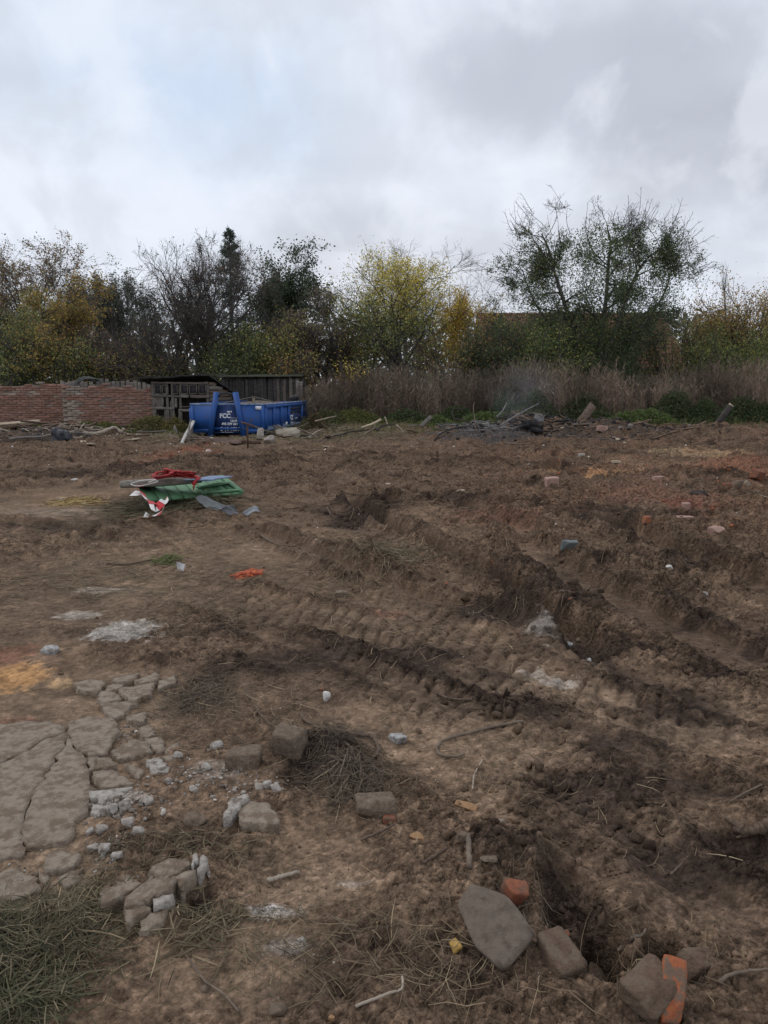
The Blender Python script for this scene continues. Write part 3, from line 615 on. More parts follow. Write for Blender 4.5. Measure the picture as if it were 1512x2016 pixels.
tree('hazel_bush', 'brown-purple twiggy tree with dark leaning trunk right of the shed', 628, 37, 568, 66, 'upright', 53, R0=.17, S=3, spread=.16, leafgen=simple(15000, .085, [(.075, .058, .045, 3), (.06, .05, .042, 2), wt(OL, 1)], jit=.1), lean=(-.12, 0))
tree('walnut_tree', 'bare grey branched tree behind the yellow tree', 815, 46, 460, 142, 'spread', 61, wood=bark_pale, R0=.22, S=2, spread=.25, kk=1.15, trunk=.6)
def yt(rng, H_, hw):
    def colf(C, r):
        k = sstep(.50, .80, C[:, 2] / H_ + .12 * C[:, 0] / hw + .09 * r.normal(size=len(C)))[:, None]
        return palette(len(C), [wt(G1, 3), wt(G3, 3), wt(OL, 3), wt(G2, 2)], r) * (1 - k) + palette(len(C), [wt(YL, 3), (.23, .20, .04, 3), wt(OL, 2)], r) * k
    return foliage(26000, .088, None, rng, colf=colf, jit=.14, keepf=lambda C: .35 + .65 * sstep(1.05, .6, np.abs(C[:, 0] / hw - .08) + .5 * np.clip(C[:, 2] / H_ - .55, 0, 1)))
tree('maple_tree', 'yellow-topped leafy tree in the middle of the tree line', 800, 38, 498, 112, 'round', 62, R0=.18, S=2, kk=1.1, leafgen=yt, skip=True)
tree('cherry_tree', 'small orange-yellow tree left of the red roof', 915, 42, 566, 44, 'round', 63, R0=.1, leafgen=simple(8500, .10, [wt(OR, 2), wt(YL, 3), wt(OL, 2)], jit=.14), skip=True)
tree('cherry_tree', 'small dark bush with sparse leaves at the roof edge', 968, 44, 580, 40, 'round', 64, R0=.08, leafgen=simple(3500, .1, [wt(DK, 2), wt(OL, 2), wt(BR, 1)], jit=.14))
# --- the old apple tree: its own stems as the photo shows them
def apple():
    rng = np.random.default_rng(71); Y = 36; b = base_at(1172, Y)
    def L(pts): return spline([AT(u, v, Y + dy) - b for u, v, dy in pts], 12)
    st = np.stack([L([(1148, 770, 0), (1140, 690, 0), (1112, 600, -.3), (1090, 530, -.5), (1080, 490, -.3), (1066, 460, -.2)]),
                   L([(1165, 770, .2), (1180, 690, .2), (1192, 600, .3), (1198, 520, .4), (1202, 480, .6), (1196, 450, .6)]),
                   L([(1182, 770, .1), (1205, 680, -.1), (1226, 610, -.4), (1250, 545, -.6), (1278, 505, -.8), (1305, 490, -1)]),
                   L([(1160, 765, .1), (1150, 700, .5), (1085, 640, 1.0), (1055, 600, 1.3), (1038, 560, 1.5), (1028, 530, 1.5)]),
                   L([(1185, 765, .1), (1220, 700, .6), (1270, 640, 1.2), (1295, 600, 1.4), (1315, 560, 1.5), (1322, 525, 1.4)])])
    R = np.linspace(.13, .03, 12)[None] * np.array([1, 1, .95, .7, .7])[:, None]; lv = [(st, R)]; P = st
    for li, (k, t0, t1, ang, lr, up, wob, m) in enumerate([(18, .14, 1, (35, 80), (.17, .33), .0, .14, 7), (7, .2, 1, (30, 70), (.35, .65), -.01, .18, 5), (6, .15, 1, (25, 70), (.35, .65), .06, .2, 4), (3, .1, 1, (25, 70), (.4, .8), .12, .2, 2)]):
        P, R = spawn(P, R, k, t0, t1, ang, lr, up, wob, m, rng, rf=.55, rmin=(.018, .010, .006, .005)[li]); lv.append((P, R))
    H_ = htop(395, Y) - b[2]
    B1 = lv[2][0]; tip = B1[:, -1]; sel = np.nonzero((tip[:, 2] / H_ > .60) & (rng.uniform(size=len(tip)) < .42))[0]; o = tip[sel]     # bare water shoots above the leaves
    ctr_ = np.array([.3, 0, H_ * .55]); Dv = norm(norm(o - ctr_) * [1, 1, .8] + [0, 0, .45] + .35 * rng.normal(size=o.shape)); SP = walk(o, Dv, rng.uniform(.5, 1.25, len(sel)), 6, .10, .03, rng)
    shoots = (SP, np.linspace(.014, .006, 6)[None].repeat(len(sel), 0)); Q2, R2 = spawn(*shoots, 4, .2, 1, (25, 60), (.2, .45), .05, .12, 3, rng, rmin=.0055)
    def gen(levels):
        C = np.concatenate([along(levels[-2][0], 20000, rng, jit=.13), along(levels[-1][0], 15000, rng, jit=.11)])
        f = fbm(C[:, 0] * 1.1 + 5, C[:, 2] * 1.1 + C[:, 1] * .5, 72, 2)
        keep = sstep(.93, .80, C[:, 2] / H_ + .06 * f) * (.62 + .38 * sstep(-.3, .05, f)); C = C[rng.uniform(size=len(C)) < keep]
        q = rng.normal(size=(26000, 3)); q = norm(q) * rng.uniform(.25, 1, (26000, 1)) ** .6 * [3.75, 2.6, 3.0] + (AT(1178, 575, Y) - b); fq = fbm(q[:, 0] * 1.3 + 2, q[:, 2] * 1.3 + q[:, 1] * .6, 73, 3); C = np.vstack([C, q[(fq > -.12)]])
        V, F = leaves(C, .088, rng, .5); return V, F, np.repeat(palette(len(C), [(.038, .052, .026, 4), wt(G1, 2), wt(G2, 3), (.09, .085, .03, 1)], rng), 4, 0)
    tt = plant('apple_tree', 'large old apple tree, leafy below with bare curling top twigs', 'tree', b, lv, bark, gen)
    V, F = join([tubes(*shoots, 4), tubes(Q2, R2, 3)]); mk('bare_shoots', V, F, bark, tt)
apple()
def rb(mixw):
    return lambda rng, H_, hw: foliage(17000, .09, None, rng, jit=.13, colf=lambda C, r: (lambda k: palette(len(C), [wt(G1, 3), wt(G3, 2), wt(OL, 2)], r) * (1 - k) + palette(len(C), [wt(BR, 3), wt(OR, 2), wt(OL, 2)], r) * k)(sstep(.3, .8, C[:, 2] / H_ + mixw + .15 * r.normal(size=len(C)))[:, None]))
tree('hornbeam_tree', 'orange-brown and green bushy tree at the right edge', 1462, 38, 548, 85, 'shrub', 81, R0=.10, S=5, spread=.3, leafgen=rb(.05), kk=1.3, skip=True)
tree('hornbeam_tree', 'low brownish bush between the apple tree and the right edge', 1372, 40, 585, 62, 'shrub', 82, R0=.09, S=5, spread=.3, leafgen=rb(.15), kk=1.2, skip=True)
tree('hornbeam_tree', 'bushy russet tree cut off by the right side of the photo', 1575, 40, 540, 85, 'shrub', 83, R0=.10, S=5, spread=.3, leafgen=rb(.1), kk=1.3, skip=True)
tree('ash_tree', 'thin pale bare tree standing far behind the right bushes', 1410, 58, 512, 34, 'upright', 84, R0=.07, wood=bark_pale, trunk=.85, kk=.6, skip=True)
tree('ash_tree', 'small far bare treetop above the bushes at right', 1500, 60, 530, 26, 'upright', 85, R0=.07, wood=bark_pale, trunk=.85, kk=.6, skip=True)
# --- shrubs of the hedge behind the weeds and walls
SHR = [(225, 37, 640, 70, [(.085, .05, .04, 4), wt(BR, 2), wt(OL, 1)], 3500, 'reddish-brown bare thicket above the brick walls'),
       (290, 38, 655, 60, [wt(OL, 2), (.08, .055, .04, 3)], 3500, 'olive-brown thicket left of the rabbit hutch'),
       (330, 35, 690, 55, [wt(OL, 3), wt(BR, 2), wt(G1, 1)], 4500, 'olive bush just behind the hutch roof'),
       (470, 35, 640, 60, [wt(G1, 3), wt(G2, 2), wt(OL, 2)], 9000, 'green bush behind the blue container'),
       (545, 36, 620, 60, [wt(G3, 2), wt(OL, 3), wt(BR, 1)], 9000, 'yellow-green bush above the dark plank shed'),
       (585, 34.5, 690, 34, [wt(OR, 1), wt(OL, 2), wt(BR, 2)], 3500, 'small russet bush at the right end of the shed'),
       (694, 33.5, 706, 22, [wt(YL, 2), wt(OL, 2), wt(BR, 1)], 2200, 'small yellow bush at the top of the weeds'),
       (705, 38, 610, 55, [wt(OL, 3), wt(G1, 2), wt(BR, 2)], 8000, 'olive bush left of the yellow-topped tree'),
       (890, 37, 640, 62, [wt(OL, 2), wt(BR, 3), wt(G2, 2)], 8500, 'brown-olive bush right of the yellow-topped tree'),
       (985, 36, 622, 58, [wt(G2, 4), wt(DK, 2), wt(BR, 1)], 9000, 'dark green bush below the left end of the red roof'),
       (1060, 35, 625, 66, [wt(G1, 4), wt(G2, 2), wt(OL, 2)], 11000, 'green bush under the left side of the apple tree'),
       (1115, 37.5, 590, 84, [wt(G1, 4), wt(G2, 3), wt(OL, 1)], 12000, 'tall green bush filling the left side under the apple crown'),
       (1040, 39, 595, 46, [wt(G1, 3), wt(G2, 3), wt(OL, 2)], 7000, 'green bush rising in front of the roof ridge left of the apple tree'),
       (1320, 38, 588, 62, [wt(G1, 3), wt(BR, 2), wt(OL, 2)], 7500, 'brownish bush over the right end of the red roof'),
       (1215, 38, 590, 50, [wt(G1, 3), wt(G2, 2), wt(OL, 1)], 7000, 'narrow green bush under the right limb of the apple tree'),
       (1180, 35.5, 655, 58, [wt(G2, 4), wt(G1, 2)], 8500, 'green bush at the foot of the apple tree'),
       (1430, 35.5, 640, 66, [wt(G1, 4), wt(G3, 2), wt(OL, 2)], 9500, 'green bush below the orange-brown tree at right'),
       (1530, 35.5, 630, 66, [wt(G1, 3), wt(OL, 3)], 9500, 'olive-green bush at the right frame edge'),
       (20, 35, 650, 75, [wt(G2, 4), wt(G1, 2), wt(OL, 1)], 9000, 'dark green bush behind the left brick wall'),
       (165, 34.5, 655, 45, [wt(G1, 3), wt(OL, 2), wt(OR, 1)], 5500, 'green bush above the low plank fence')]
for i, (u, Y, vt, hp, cols, n, lb) in enumerate(SHR):
    tree('shrub', lb, u, Y, vt, hp, 'shrub', 100 + i, R0=.05, S=9, spread=.75, kk=.75, leafgen=simple(n, .095, cols, jit=.2), cat='bush', skip=n > 5000)
# --- far wood that closes the gaps
def far_wood():
    rng = np.random.default_rng(90); V = []; C = []
    n = 30000; x = rng.uniform(-75, 75, n); y = rng.uniform(78, 95, n); top = 8.3 + 2.2 * fbm(x * .12, x * 0, 91, 3); z = rng.uniform(0, 1, n) ** 1.1 * top
    Vl, Fl = leaves(np.stack([x, y, z], 1), .75, rng); c = palette(n, [(.05, .052, .045, 2), (.062, .056, .048, 2), (.045, .05, .035, 1)], rng)
    o = mk('far_wood', Vl, Fl, leaf_mat, cols=np.repeat(c, 4, 0)); tag(o, 'far grey-green wood seen as one mass behind the trees', 'wood', kind='stuff')
far_wood()
BOOST[0] = 1.35
# --- tall dead weeds and green undergrowth
weed_mat = attr_mat('dry_weed', rough=.9, var=0, trans=.15, spec=.1)
def blades(P0, D, L, wid_, rng, n=4, droop=.25, wob=.06):
    P = walk(P0, D, L, n, wob, -droop / n, rng); T = norm(np.gradient(P, axis=1)); S = norm(np.cross(T, rng.normal(size=(len(P0), 1, 3))))
    ww = (np.asarray(wid_).reshape(-1, 1) * np.linspace(1, .35, n)[None])[..., None] * .5
    V = np.stack([P - S * ww, P + S * ww], 2).reshape(-1, 3); b, i = np.meshgrid(np.arange(len(P0)), np.arange(n - 1), indexing='ij'); o = b * 2 * n + 2 * i
    return V, np.stack([o, o + 1, o + 3, o + 2], -1).reshape(-1, 4), P
def weeds():
    rng = np.random.default_rng(95); n = 8500
    y = rng.uniform(29.5, 34.5, n); x = rng.uniform(-3.6, 20, n); ok = fbm(x * .8, y * .8, 96, 3) > -.22; x = x[ok]; y = y[ok]; n = len(x)
    P0 = np.stack([x, y, HZ(x, y) - .02], 1); hgt = (1.55 + .75 * fbm(x * .7, y * .4, 97, 3) + .26 * rng.normal(size=n)) * (.62 + .38 * sstep(29.3, 31, y)) * (.72 + .28 * sstep(-3.6, -1, x)) * (1 + .10 * sstep(4, 9, x)); hgt = hgt.clip(.5, 2.6)
    D = norm(np.stack([.10 * rng.normal(size=n), .10 * rng.normal(size=n), np.ones(n)], 1))
    V1, F1, P = blades(P0, D, hgt, np.full(n, .014), rng, 5, .1, .04)
    tone = palette(n, [(.155, .115, .090, 4), (.115, .088, .072, 3), (.19, .148, .11, 2), (.10, .10, .06, 1.5)], rng, .15) * (1 + .65 * fbm(x * .9, y * .3, 98, 3))[:, None] * np.array([1, 1.04, 1.04]) ** (2 * fbm(x * .5, y * .5, 99, 2))[:, None]
    c1 = np.repeat(tone, 10, 0); k = 9                                                    # side twigs and seed plumes
    bi = np.repeat(np.arange(n), k); t = rng.uniform(.30, 1, n * k); f = t * 4; i = np.minimum(f.astype(int), 3); f = (f - i)[:, None]; Q = P[bi, i] + (P[bi, i + 1] - P[bi, i]) * f
    Dq = norm(np.stack([.55 * rng.normal(size=n * k), .55 * rng.normal(size=n * k), np.ones(n * k) * .8], 1)); V2, F2, _ = blades(Q, Dq, rng.uniform(.10, .30, n * k), rng.uniform(.012, .03, n * k), rng, 2, .1, 0)
    V, F = join([(V1, F1), (V2, F2)]); tag(mk('tall_weeds', V, F, weed_mat, cols=np.vstack([c1, np.repeat(tone[bi], 4, 0)])), 'band of tall dead brown weeds in front of the hedge', 'weeds', kind='stuff')
weeds()
def undergrowth():
    rng = np.random.default_rng(99); C = []; col_ = []
    def mound(u, v, ru, hgt, dep, n, cols, Y=None):
        p = W(u, v) if Y is None else base_at(u, Y); rx = ru / FPX * p[1]
        a = rng.normal(size=(n, 2)) * [.42, .42]; x = p[0] + a[:, 0] * rx; y = p[1] + dep * .5 + a[:, 1] * dep * .6; r2 = (a ** 2).sum(1) / .6
        z = HZ(x, y) + hgt * np.exp(-r2) * rng.uniform(0, 1, n) ** .6 * (1 + .25 * fbm(x * 2, y * 2, 5, 2)); C.append(np.stack([x, y, z], 1)); col_.append(palette(n, cols, rng))
    GR = [(.048, .072, .028, 3), (.036, .054, .024, 3), (.075, .09, .034, 1), (.085, .07, .045, 1)]
    LG = [(.10, .14, .04, 3), (.07, .10, .034, 2), (.09, .08, .05, 1)]
    for u, Y, ru, h_, d_, n, cc in [(1330, 28.6, 60, 1.25, 1.5, 3600, GR), (1280, 28, 60, .6, 1.2, 2600, LG), (1230, 27.6, 50, .5, 1, 2200, LG), (1390, 28.4, 60, .8, 1.4, 2600, GR), (1150, 29, 60, 1.1, 1.6, 2600, GR), (1060, 29, 50, 1.0, 1.2, 2000, GR), (985, 28.8, 45, .8, 1.2, 2200, GR),
                                   (1470, 28.8, 70, .9, 1.4, 3000, GR), (1530, 29, 70, .9, 1.4, 2400, GR), (900, 28.6, 70, .55, 1.2, 2400, GR), (800, 28.6, 80, .45, 1.2, 2400, GR), (700, 28.4, 80, .45, 1.2, 2400, [(.07, .085, .03, 2), wt(OL, 2)]), (640, 28, 40, .55, 1.2, 1600, [(.06, .075, .03, 2), wt(BR, 1)]), (860, 28, 40, .4, .8, 1400, LG),
                                   (950, 28.2, 60, .45, .9, 2000, LG), (1180, 28, 50, .5, .9, 1500, GR), (1000, 30.5, 80, 1.2, 1.5, 2200, GR), (620, 26.8, 30, .5, 1, 1500, [(.07, .07, .035, 2), wt(BR, 2)])]:
        mound(u, None, ru, h_, d_, n, cc, Y)
    for u, Y, ru, h_, d_, n, cc in [(300, 26.2, 60, .55, .9, 2200, [wt(OL, 3), (.14, .115, .06, 3), (.07, .08, .03, 2)]), (345, 26.0, 35, .45, .7, 1500, [wt(OL, 3), (.15, .12, .06, 2)]), (210, 25.6, 70, .25, .8, 1600, [(.07, .085, .03, 3), wt(OL, 2)]), (60, 25.6, 60, .2, .8, 900, [(.07, .08, .035, 2), wt(OL, 2)])]:
        mound(u, None, ru, h_, d_, n, cc, Y)
    C = np.concatenate(C); V, F = leaves(C, .085, rng, -.3, .5); tag(mk('undergrowth', V, F, leaf_mat, cols=np.repeat(np.concatenate(col_), 4, 0)), 'green nettles and low plants in front of the dead weeds', 'undergrowth', kind='stuff')
    # grass blades on the verge
    n = 9000; x = rng.uniform(-12, 18, n); y = rng.uniform(23.5, 29.5, n); ok = (fbm(x * .9, y * .9, 33, 3) + .25 * (y - 26.3) > -.05) & ~((x > 2) & (y < 27.2)); x, y = x[ok], y[ok]; n = len(x)
    V, F, _ = blades(np.stack([x, y, HZ(x, y) - .01], 1), norm(np.stack([.4 * rng.normal(size=n), .4 * rng.normal(size=n), np.ones(n)], 1)), rng.uniform(.08, .35, n), rng.uniform(.012, .03, n), rng, 3, .5)
    tag(mk('verge_grass', V, F, weed_mat, cols=np.repeat(palette(n, [(.085, .10, .035, 3), (.15, .125, .065, 2), (.06, .075, .03, 2)], rng), 6, 0)), 'rough grass on the edge of the cleared ground', 'grass', kind='stuff')
undergrowth()
BOOST[0] = 1.0
# --- house behind the hedge
def house():
    Y = 46.0; xl = AT(955, 700, Y)[0]; xr = AT(1360, 700, Y)[0]; ze, zr = htop(724, Y), htop(620, Y + 4.6); wl = (xr - xl)
    t = thing('house', 'house with red tiled roof half hidden behind the apple tree', 'house', ((xl + xr) / 2, Y, float(HZ((xl + xr) / 2, Y))))
    z0 = t.location[2]; ze -= z0; zr -= z0; D_ = 4.6
    plas = mat('old_plaster', (.30, .26, .21), (.20, .17, .14), scale=2, bump=.3); tile = mat('roof_tile', (.30, .15, .11), (.20, .105, .08), scale=2.2, c3=(.08, .06, .05), c3scale=1.1, bump=.3, rough=.85)
    MB().box((0, .3 + D_, ze / 2), (wl - .6, 2 * D_ - .6, ze)).build('wall', plas, t)
    for s in (-1, 1):      # gables
        mk('gable', [[s * (wl / 2 - .3), .3, ze], [s * (wl / 2 - .3), 2 * D_ - .3, ze], [s * (wl / 2 - .3), D_, zr - .3], [s * (wl / 2 - .55), .3, ze], [s * (wl / 2 - .55), 2 * D_ - .3, ze], [s * (wl / 2 - .55), D_, zr - .3]],
           [np.array([[0, 1, 2], [3, 5, 4]]), np.array([[0, 3, 4, 1], [1, 4, 5, 2], [2, 5, 3, 0]])], plas, t)
    rng = np.random.default_rng(3)
    for s, nm in ((0, 'roof'), (1, 'roof')):
        rows = 17; m = MB(); ln = math.hypot(D_, zr - ze); a = math.atan2(zr - ze, D_); R = np.array([[1, 0, 0], [0, math.cos(a), -math.sin(a)], [0, math.sin(a), math.cos(a)]]); cw = .30
        for r_ in range(rows):
            for c_ in range(int(wl / cw)):
                l = (r_ + .5) / rows * ln; cx = -wl / 2 + (c_ + .5) * cw + (.15 if r_ % 2 else 0)
                v = np.array([[-.145, -.5 * ln / rows - .05, .055], [.145, -.5 * ln / rows - .05, .055], [.145, .5 * ln / rows, .012], [-.145, .5 * ln / rows, .012], [-.145, -.5 * ln / rows - .05, .02], [.145, -.5 * ln / rows - .05, .02]])
                v[:, 2] += rng.normal() * .008; v = v @ R.T + [cx, l * math.cos(a), ze + l * math.sin(a)]
                if s: v[:, 1] = 2 * D_ - v[:, 1]
                m.add(v, [[0, 1, 2, 3], [4, 5, 1, 0]])
        rf = MB().box((0, D_ / 2 if not s else 1.5 * D_, (ze + zr) / 2 - .06), (wl, ln, .10), R if not s else R.T).build('roof', plas, t)
        tl = m.build('roof_tiles', tile, rf); tl['kind'] = 'stuff'
    MB().tube([[-wl / 2, D_, zr + .03], [wl / 2, D_, zr + .03]], .11, 7).build('ridge_cap', tile, t)
house()
# ------------------------------------------------------------------ walls, hutch, shed, container
def rotz(a): c, s = math.cos(a), math.sin(a); return np.array([[c, -s, 0], [s, c, 0], [0, 0, 1]])
def frame_to(A, B, roll=0.0):
    """rotation whose x axis runs from A to B"""
    d = np.asarray(B, float) - np.asarray(A, float); L = np.linalg.norm(d); x = d / L; up = np.array([0, 0, 1.0]) if abs(x[2]) < .95 else np.array([0, 1.0, 0])
    y = np.cross(up, x); y /= np.linalg.norm(y); z = np.cross(x, y); c, s = math.cos(roll), math.sin(roll)
    return np.stack([x, c * y + s * z, -s * y + c * z], 1), L
def plank_mesh(L, w_, t_, seed, warp_=.01, segs=7, chip=.02):
    r = np.random.default_rng(seed); xs = np.linspace(-L / 2, L / 2, segs); V = []
    bend = warp_ * np.sin(np.linspace(0, np.pi * r.uniform(.6, 1.6), segs) + r.uniform(0, 3)); be2 = .6 * warp_ * np.sin(np.linspace(0, np.pi * r.uniform(.6, 1.6), segs) + r.uniform(0, 3))
    c = min(w_, t_) * .18
    for i, x in enumerate(xs):
        ww = w_ / 2 * (1 + .06 * r.normal()); tt = t_ / 2 * (1 + .05 * r.normal())
        prof = [(-ww + c, -tt), (ww - c, -tt), (ww, -tt + c), (ww, tt - c), (ww - c, tt), (-ww + c, tt), (-ww, tt - c), (-ww, -tt + c)]
        for (a, b) in prof: V.append([x + (r.normal() * chip if i in (0, segs - 1) else 0), a + be2[i], b + bend[i]])
    F = [[i * 8 + j, i * 8 + (j + 1) % 8, (i + 1) * 8 + (j + 1) % 8, (i + 1) * 8 + j] for i in range(segs - 1) for j in range(8)]
    n = segs * 8; V = np.array(V); V = np.vstack([V, V[:8].mean(0), V[-8:].mean(0)])
    F3 = [[n, (j + 1) % 8, j] for j in range(8)] + [[n + 1, n - 8 + j, n - 8 + (j + 1) % 8] for j in range(8)]
    return V, [np.array(F), np.array(F3)]
def plank(name, A, B, w_, t_, mat_, seed=0, roll=0.0, parent=None, warp_=.01, label=None, cat=None, group=None):
    R, L = frame_to(A, B, roll); V, F = plank_mesh(L, w_, t_, seed, warp_); c = (np.asarray(A) + np.asarray(B)) / 2
    o = mk(name, V @ R.T, F, mat_, parent, loc=c)
    return tag(o, label, cat, group)
wood_grey = mat('weathered_wood', (.20, .175, .15), (.105, .09, .078), scale=5, stretch=(.6, 6, 6), rough=.9, bump=.5, bscale=12, rand=.22, dist=.004)
wood_dark = mat('dark_wood', (.075, .066, .062), (.035, .031, .030), scale=5, stretch=(.6, 6, 6), rough=.9, bump=.5, bscale=12, rand=.3, dist=.004)
wood_pale = mat('pale_wood', (.46, .38, .28), (.30, .24, .17), scale=5, stretch=(.6, 6, 6), rough=.85, bump=.4, bscale=12, rand=.12, dist=.003)
wood_brown = mat('brown_wood', (.17, .115, .080), (.085, .058, .042), scale=5, stretch=(.6, 6, 6), rough=.9, bump=.5, bscale=12, rand=.2, dist=.004)
char_wood = mat('charred_wood', (.022, .021, .022), (.045, .042, .04), scale=9, rough=.9, bump=.6, bscale=20, dist=.006)
brick_m = mat('wall_brick', (.30, .165, .122), (.215, .12, .09), scale=7, rough=.92, bump=.5, bscale=40, rand=.20, c3=(.25, .19, .15), c3scale=5, c3lo=.58, c3hi=.72, dist=.004)
brick_lime = mat('limed_brick', (.34, .28, .225), (.24, .175, .13), scale=6, rough=.92, bump=.5, bscale=40, rand=.22, c3=(.26, .14, .10), c3scale=6, c3lo=.6, c3hi=.72, dist=.004)
mortar = mat('mortar', (.20, .155, .125), (.13, .10, .082), scale=9, rough=.95, bump=.6, bscale=30, dist=.01)
def brick_variants():
    out = []
    for s in range(5):
        r = np.random.default_rng(300 + s); d = np.array([.285, .13, .070]); V = []
        h_ = d / 2; c = .010
        for sx in (-1, 1):
            for (y, z) in ((-1, -1), (1, -1), (1, 1), (-1, 1)):
                V.append([sx * (h_[0] + r.normal() * .006), y * h_[1] + r.normal() * .006, z * h_[2] + r.normal() * .004])
        V = np.array(V); bm = bmesh.new(); vs = [bm.verts.new(v) for v in V]
        for f in ((3, 2, 1, 0), (4, 5, 6, 7), (0, 1, 5, 4), (1, 2, 6, 5), (2, 3, 7, 6), (3, 0, 4, 7)): bm.faces.new([vs[i] for i in f])
        bmesh.ops.bevel(bm, geom=list(bm.edges), offset=c, segments=1, affect='EDGES'); me = bpy.data.meshes.new('brick'); bm.to_mesh(me); bm.free(); me.materials.append(brick_m); out.append(me)
    return out
BRK = brick_variants(); BRL = []
for b_ in BRK: q = b_.copy(); q.materials.clear(); q.materials.append(brick_lime); BRL.append(q)
def brick_wall(label, A, B, top, seed, limed):
    """A,B: ground points of the wall's face; top(s) height profile; limed(s,z) chance of limewash"""
    A, B = np.array(A[:2]), np.array(B[:2]); L = np.hypot(*(B - A)); ang = math.atan2(B[1] - A[1], B[0] - A[0]); r = np.random.default_rng(seed)
    t = thing('brick_wall', label, 'wall', (A[0], A[1], min(float(HZ(*A)), float(HZ(*B))) - .06), ang); P, hh = .298, .0815
    zmax = max(top(s) for s in np.linspace(0, 1, 30))
    # mortar core follows the broken top
    s = np.linspace(0, 1, 40); zt = np.array([top(k) for k in s]) - .05; V = np.concatenate([np.stack([s * L, np.full(40, y), z], 1) for y in (.022, .27) for z in (np.zeros(40), zt)])
    F = [];
    for i in range(39): F += [[i, i + 1, 41 + i, 40 + i], [80 + i + 1, 80 + i, 120 + i, 121 + i], [40 + i, 41 + i, 121 + i, 120 + i]]
    F += [[0, 40, 120, 80], [39, 119, 159, 79]]; mk('mortar_core', V, np.array(F), mortar, t)
    for k in range(int(zmax / hh) + 1):
        x0 = -(.149 if k % 2 else 0)
        for j in range(int(L / P) + 2):
            x = x0 + j * P + P / 2
            if x < .04 or x > L - .04 or (k + .6) * hh > top(x / L) + .03 * r.normal(): continue
            if r.random() < .025: continue
            lim = r.random() < limed(x / L, k * hh); me = (BRL if lim else BRK)[r.integers(5)]
            mk('brick', me, None, None, t, loc=(x + .006 * r.normal(), .065 - abs(r.normal()) * .010, (k + .5) * hh + .004 * r.normal()), rot=(.03 * r.normal(), .02 * r.normal(), .03 * r.normal()))
    return t
wl_n = lambda s, a, sd: a * float(fbm(np.array([s * 6.]), np.array([sd * 1.]), 5, 3)[0])
pa, pb = W(-70, 852), W(128, 850); pa = AT(-95, 800, 28.6); pb = AT(127, 800, 28.6)
brick_wall('low red brick wall at far left with pale blocks near its top', pa, pb, lambda s: 1.50 + .10 * sstep(.2, .9, s) + wl_n(s, .07, 1), 1, lambda s, z: .7 if 1.08 < z < 1.25 and s < .82 else (.08 if z > 1.2 else .02))
pa = AT(123, 800, 27.2); pb = AT(304, 800, 27.5)
brick_wall('red brick wall with whitewashed left end beside the rabbit hutch', pa, pb, lambda s: 1.50 + wl_n(s, .04, 3) + (.05 if s < .75 else 0), 2, lambda s, z: .8 if s < .22 else .03)

def plank_fence(label, u0, u1, Y, zt, seed, m, pw=.16, name='plank_fence'):
    a = AT(u0, 760, Y); b = AT(u1, 760, Y); n = int((b[0] - a[0]) / pw); r = np.random.default_rng(seed); z0 = float(HZ(a[0], Y))
    t = thing(name, label, 'fence', (a[0], Y, z0)); zt -= z0
    for i in range(n):
        x = (i + .5) * pw; h_ = zt * (1 + .03 * r.normal()) - (.25 * max(0, (i / n - .72)) if seed == 1 else 0); tilt = .02 * r.normal() + (.18 * max(0, i / n - .7) if seed == 1 else 0)
        plank('plank', (x, 0, -.05), (x + tilt * h_, .01 * r.normal(), h_), pw * .94, .024, m, seed * 100 + i, roll=math.pi / 2 * 0, parent=t)
    for z in (.35, zt - .35): plank('rail', (0, .05, z), (n * pw, .05, z), .08, .05, m, seed * 100 + 90 + int(z * 10), parent=t)
    return t
plank_fence('low grey plank fence showing above the whitewashed brick wall', 118, 300, 31.0, htop(751, 31.0), 1, wood_grey)
# coil of black pipe on the fence
tc_ = AT(172, 756, 30.4); pm = mat('grey_pipe', (.10, .105, .10), (.06, .063, .06), rough=.6, bump=.1)
t = thing('pipe_coil', 'coil of grey plastic pipe arching over the plank fence', 'pipe', (tc_[0], tc_[1], tc_[2] - .05))
for i, (rx, rz, dx, dy) in enumerate([(.52, .36, 0, 0), (.46, .31, .06, .05), (.55, .33, .08, -.05), (.40, .28, -.03, .08), (.60, .30, .18, -.10)]):
    a = np.linspace(-.15, math.pi + .15, 26); mk_tube('loop', np.stack([dx + rx * np.cos(a), dy + .03 * np.sin(a * 3), rz * np.sin(a) - .04], 1), .022, pm, t, 6)
